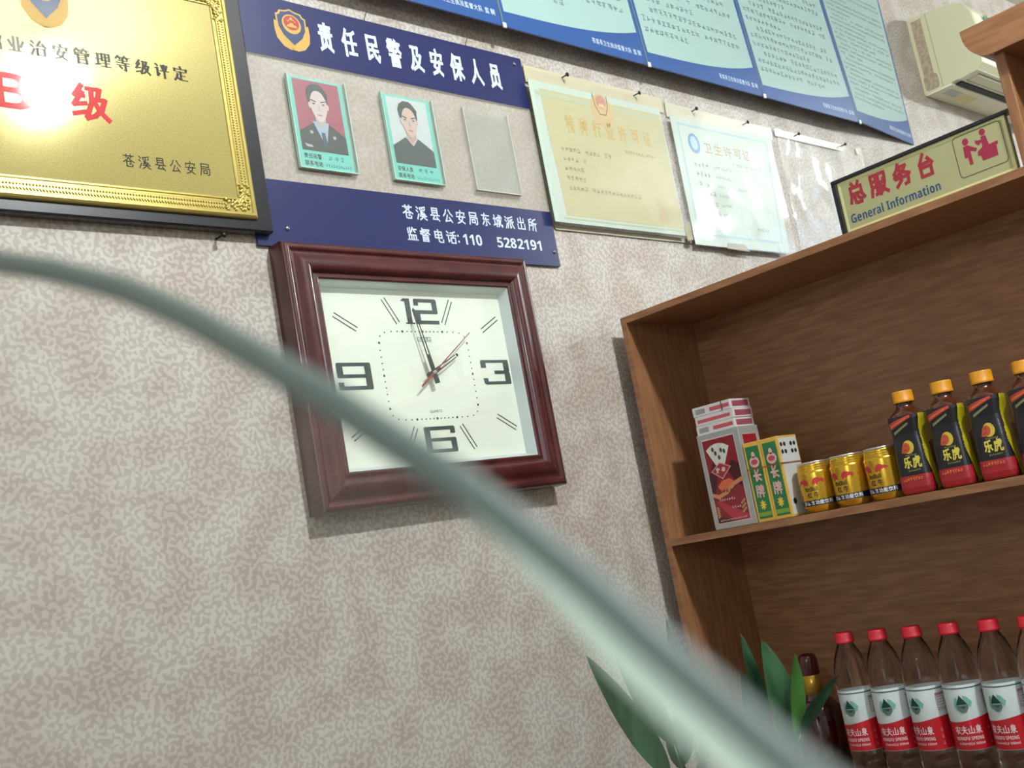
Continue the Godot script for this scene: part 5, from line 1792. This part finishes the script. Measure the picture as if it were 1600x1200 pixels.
func build_plant() -> void:
	var t := thing("plant_stand", "slim wooden plant stand in front of the shelf cabinet", "stand")
	var oak := wood(rgb(140, 98, 62), rgb(104, 70, 42), Vector3(6, 1, 6), 0.45, 71)
	put(t, "stand_top", box_mesh(Vector3(1.34, 0.66, 0.13), Vector3(1.66, 0.69, 0.45), 0.004), oak)
	for sx: float in [1.36, 1.62]:
		for sz: float in [0.15, 0.41]:
			put(t, "leg", box_mesh(Vector3(sx, 0.0, sz), Vector3(sx + 0.022, 0.66, sz + 0.022), 0.002), oak)
	t = thing("potted_plant", "leafy green plant with long glossy leaves below the wall clock and cabinet", "plant", Vector3(1.50, 0.69, 0.29))
	t.position = Vector3.ZERO
	var px := Vector3(1.50, 0.69, 0.29)
	put(t, "pot", lathe([Vector2(0.0, 0.0), Vector2(0.062, 0.0), Vector2(0.068, 0.01), Vector2(0.085, 0.13), Vector2(0.090, 0.132), Vector2(0.090, 0.15), Vector2(0.080, 0.15), Vector2(0.076, 0.128), Vector2(0.0, 0.125)], 40, px), paint(rgb(196, 196, 190), 0.25, 0.0, 0.4), "white glazed pot")
	var leafs := []
	for c: Array in [[rgb(34, 84, 44), 81], [rgb(26, 66, 38), 82], [rgb(62, 118, 46), 83]]:
		var m := StandardMaterial3D.new()
		var d: Color = c[0]
		m.albedo_texture = speckle(0.03, d.darkened(0.2), d.lightened(0.06), 0.3, 0.7, 128, c[1])
		m.uv1_triplanar = true
		m.uv1_world_triplanar = true
		m.uv1_scale = Vector3(8, 2, 8)
		m.roughness = 0.28
		m.backlight_enabled = true
		m.backlight = Color(0.10, 0.22, 0.06)
		leafs.append(m)
	# each: foot, bend, tip, width, material, twist
	var foot := Vector3(1.49, 0.82, 0.28)
	var all := [
		[Vector3(1.470, 1.060, 0.200), Vector3(1.400, 1.170, 0.200), Vector3(1.328, 1.286, 0.200), 0.046, 0, -0.45],
		[Vector3(1.478, 1.110, 0.215), Vector3(1.440, 1.200, 0.205), Vector3(1.393, 1.288, 0.200), 0.040, 0, -0.9],
		[Vector3(1.500, 1.080, 0.205), Vector3(1.530, 1.190, 0.200), Vector3(1.541, 1.312, 0.200), 0.024, 1, -0.3],
		[Vector3(1.482, 1.070, 0.215), Vector3(1.505, 1.125, 0.215), Vector3(1.530, 1.160, 0.205), 0.050, 1, -1.1],
		[Vector3(1.600, 1.070, 0.320), Vector3(1.600, 1.180, 0.315), Vector3(1.600, 1.266, 0.306), 0.026, 1, -0.5],
		[Vector3(1.600, 1.060, 0.365), Vector3(1.600, 1.160, 0.362), Vector3(1.600, 1.252, 0.346), 0.050, 0, -0.7],
		[Vector3(1.600, 1.085, 0.375), Vector3(1.602, 1.160, 0.392), Vector3(1.605, 1.224, 0.402), 0.026, 2, -0.6],
		[Vector3(1.600, 1.095, 0.385), Vector3(1.600, 1.140, 0.425), Vector3(1.600, 1.187, 0.480), 0.020, 1, -1.0],
		[Vector3(1.595, 1.060, 0.310), Vector3(1.598, 1.130, 0.300), Vector3(1.600, 1.200, 0.290), 0.040, 1, -0.4],
	]
	for i in all.size():
		var a: Array = all[i]
		put(t, "leaf", leaf(a[0], a[1], a[2], a[3], a[5]), leafs[a[4]])
		var st := begin()
		st.set_smooth_group(0)
		var p0 := foot + Vector3(rng.randf_range(-0.02, 0.02), 0, rng.randf_range(-0.02, 0.02))
		var mid: Vector3 = p0.lerp(a[0], 0.55) + Vector3(0, 0.04, 0)
		var path := []
		for j in 8:
			var s := j / 7.0
			path.append(p0.lerp(mid, s).lerp(mid.lerp(a[0], s), s))
		tube(st, path, [0.005, 0.0048, 0.0046, 0.0044, 0.0042, 0.004, 0.0036, 0.003], 8)
		put(t, "stem", done(st), leafs[1])


func leaf(p0: Vector3, p1: Vector3, p2: Vector3, w: float, twist: float) -> ArrayMesh:
	var st := begin()
	st.set_smooth_group(0)
	var n := 16
	var rows := []
	var ctrl := p1 * 2.0 - (p0 + p2) / 2.0
	for i in n + 1:
		var s := float(i) / n
		var c := p0.lerp(ctrl, s).lerp(ctrl.lerp(p2, s), s)
		var d := (ctrl - p0).lerp(p2 - ctrl, s).normalized()
		var side := d.cross(Vector3(sin(twist), 0.0, cos(twist))).normalized()
		var up := side.cross(d)
		var half := w * 0.5 * pow(sin(PI * clampf(pow(s, 0.8) * 0.97 + 0.03, 0.0, 1.0)), 0.8)
		var row := []
		for j in 5:
			var u := (j - 2) / 2.0
			row.append(c + side * half * u + up * half * 0.28 * absf(u))
		rows.append(row)
	skin(st, rows, false)
	return done(st)


# ---------- nails in the wall ----------

func build_nails() -> void:
	var src: Node3D
	var dark := paint(rgb(34, 32, 30), 0.4, 0.6)
	var i := 0
	for p: Array in [
		[1.786, 2.458, "nail through the left of the yellow certificate's hem"], [2.026, 2.456, "nail through the right of the yellow certificate's hem"],
		[2.247, 2.451, "nail through the left of the mint licence's hem"], [2.461, 2.447, "nail through the right of the mint licence's hem"],
		[2.704, 2.449, "nail through the empty sleeve's white hem strip"], [2.952, 2.452, "nail at the end of the empty sleeve's hem strip"],
		[0.890, 2.0285, "nail under the lower edge of the gold plaque's board"],
	]:
		var label: String = "black-headed " + p[2]
		if src == null:
			src = thing("nail", label, "nail", Vector3(p[0], p[1], 0.0), "nails in the papered wall")
			put(src, "head", lathe([Vector2(0.0, 0.0205), Vector2(0.0042, 0.0205), Vector2(0.0050, 0.0222), Vector2(0.0036, 0.0240), Vector2(0.0, 0.0245)], 12), dark)
			put(src, "shank", lathe([Vector2(0.0018, -0.010), Vector2(0.0018, 0.0210)], 8), dark)
			src.rotation = Vector3(PI / 2, 0, 0)
		else:
			var o := copy(src, "nail", label, Vector3(p[0], p[1], 0.0))
			o.rotation = Vector3(PI / 2, 0.0, [0.1, -0.1, 0.15, 0.05, 0.1][i % 5])
		i += 1
	# short wire ends left sticking up above the notice board
	for p: Array in [[1.262, 2.482, "left"], [1.512, 2.481, "right"]]:
		var t := thing("wire_end", "thin bent wire end above the notice board's %s heading characters" % ["first" if p[2] == "left" else "last"], "wire", Vector3.ZERO)
		var st := begin()
		tube(st, [Vector3(p[0], p[1] - 0.004, 0.003), Vector3(p[0] + 0.002, p[1] + 0.006, 0.006), Vector3(p[0] + 0.005, p[1] + 0.014, 0.008)], [0.0007], 5)
		put(t, "wire", done(st), dark)


# ---------- glass counter screen close to the camera ----------

func build_glass_screen() -> void:
	var t := thing("glass_screen", "counter screen of clear glass with a curved grey-green polished edge", "screen")
	var curve := []
	for p: Array in [[0.90, 1.612], [1.00, 1.604], [1.08, 1.592], [1.174, 1.5643], [1.205, 1.5531], [1.247, 1.5366], [1.280, 1.522], [1.306, 1.508], [1.328, 1.4945], [1.3465, 1.4829], [1.362, 1.4724], [1.376, 1.463], [1.3875, 1.4539], [1.398, 1.4453], [1.4067, 1.4371], [1.415, 1.4298], [1.422, 1.4236], [1.429, 1.4182], [1.445, 1.404], [1.47, 1.378], [1.50, 1.34]]:
		curve.append(Vector3(0.107, p[1], p[0]))
	var st := begin()
	st.set_smooth_group(0)
	tube(st, curve, [0.0030], 12)
	var polished := paint(rgb(98, 112, 106), 0.5).duplicate() as StandardMaterial3D
	polished.backlight_enabled = true
	polished.backlight = Color(0.30, 0.36, 0.32)
	put(t, "polished_edge", done(st), polished, "grey-green polished edge")
	# pale strip on the near side, standing in for light refracted in the edge
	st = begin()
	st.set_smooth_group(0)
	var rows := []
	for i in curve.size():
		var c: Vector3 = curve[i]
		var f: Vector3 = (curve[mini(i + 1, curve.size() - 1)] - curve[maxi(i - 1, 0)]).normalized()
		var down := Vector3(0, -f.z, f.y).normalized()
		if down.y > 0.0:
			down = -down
		var e := 0.0003 + 0.0036 * smoothstep(1.380, 1.410, c.z)  # strip widens where the refracted light should show brightest
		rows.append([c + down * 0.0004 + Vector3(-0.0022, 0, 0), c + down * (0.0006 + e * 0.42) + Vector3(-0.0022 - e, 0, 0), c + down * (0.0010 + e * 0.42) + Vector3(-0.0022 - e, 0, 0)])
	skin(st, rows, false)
	put(t, "edge_light_strip", done(st), paint(rgb(204, 226, 210), 0.45), "pale green strip painting the light in the glass edge")
	st = begin()
	for i in curve.size() - 1:
		var a: Vector3 = curve[i]
		var b: Vector3 = curve[i + 1]
		quad(st, Vector3(a.x, 0.78, a.z), Vector3(b.x, 0.78, b.z), b, a)
	put(t, "pane", done(st), clear(Color(0.92, 1.0, 0.96), 0.03, 0.01), "clear glass pane")
	put(t, "base_rail", box_mesh(Vector3(0.095, 0.76, 0.90), Vector3(0.119, 0.785, 1.50), 0.002), paint(rgb(150, 152, 150), 0.3, 0.8), "metal foot rail")
	var d := thing("reception_counter", "wooden reception counter under the glass screen", "counter")
	var top := wood(rgb(140, 98, 62), rgb(104, 70, 42), Vector3(6, 6, 1), 0.35, 91)
	put(d, "counter_top", box_mesh(Vector3(-0.15, 0.725, 0.80), Vector3(0.60, 0.76, 2.6), 0.004), top)
	put(d, "front_panel", box_mesh(Vector3(0.50, 0.0, 0.84), Vector3(0.53, 0.725, 2.56)), top)
	put(d, "side_panel", box_mesh(Vector3(-0.10, 0.0, 0.84), Vector3(0.50, 0.725, 0.87)), top)
	put(d, "side_panel", box_mesh(Vector3(-0.10, 0.0, 2.53), Vector3(0.50, 0.725, 2.56)), top)
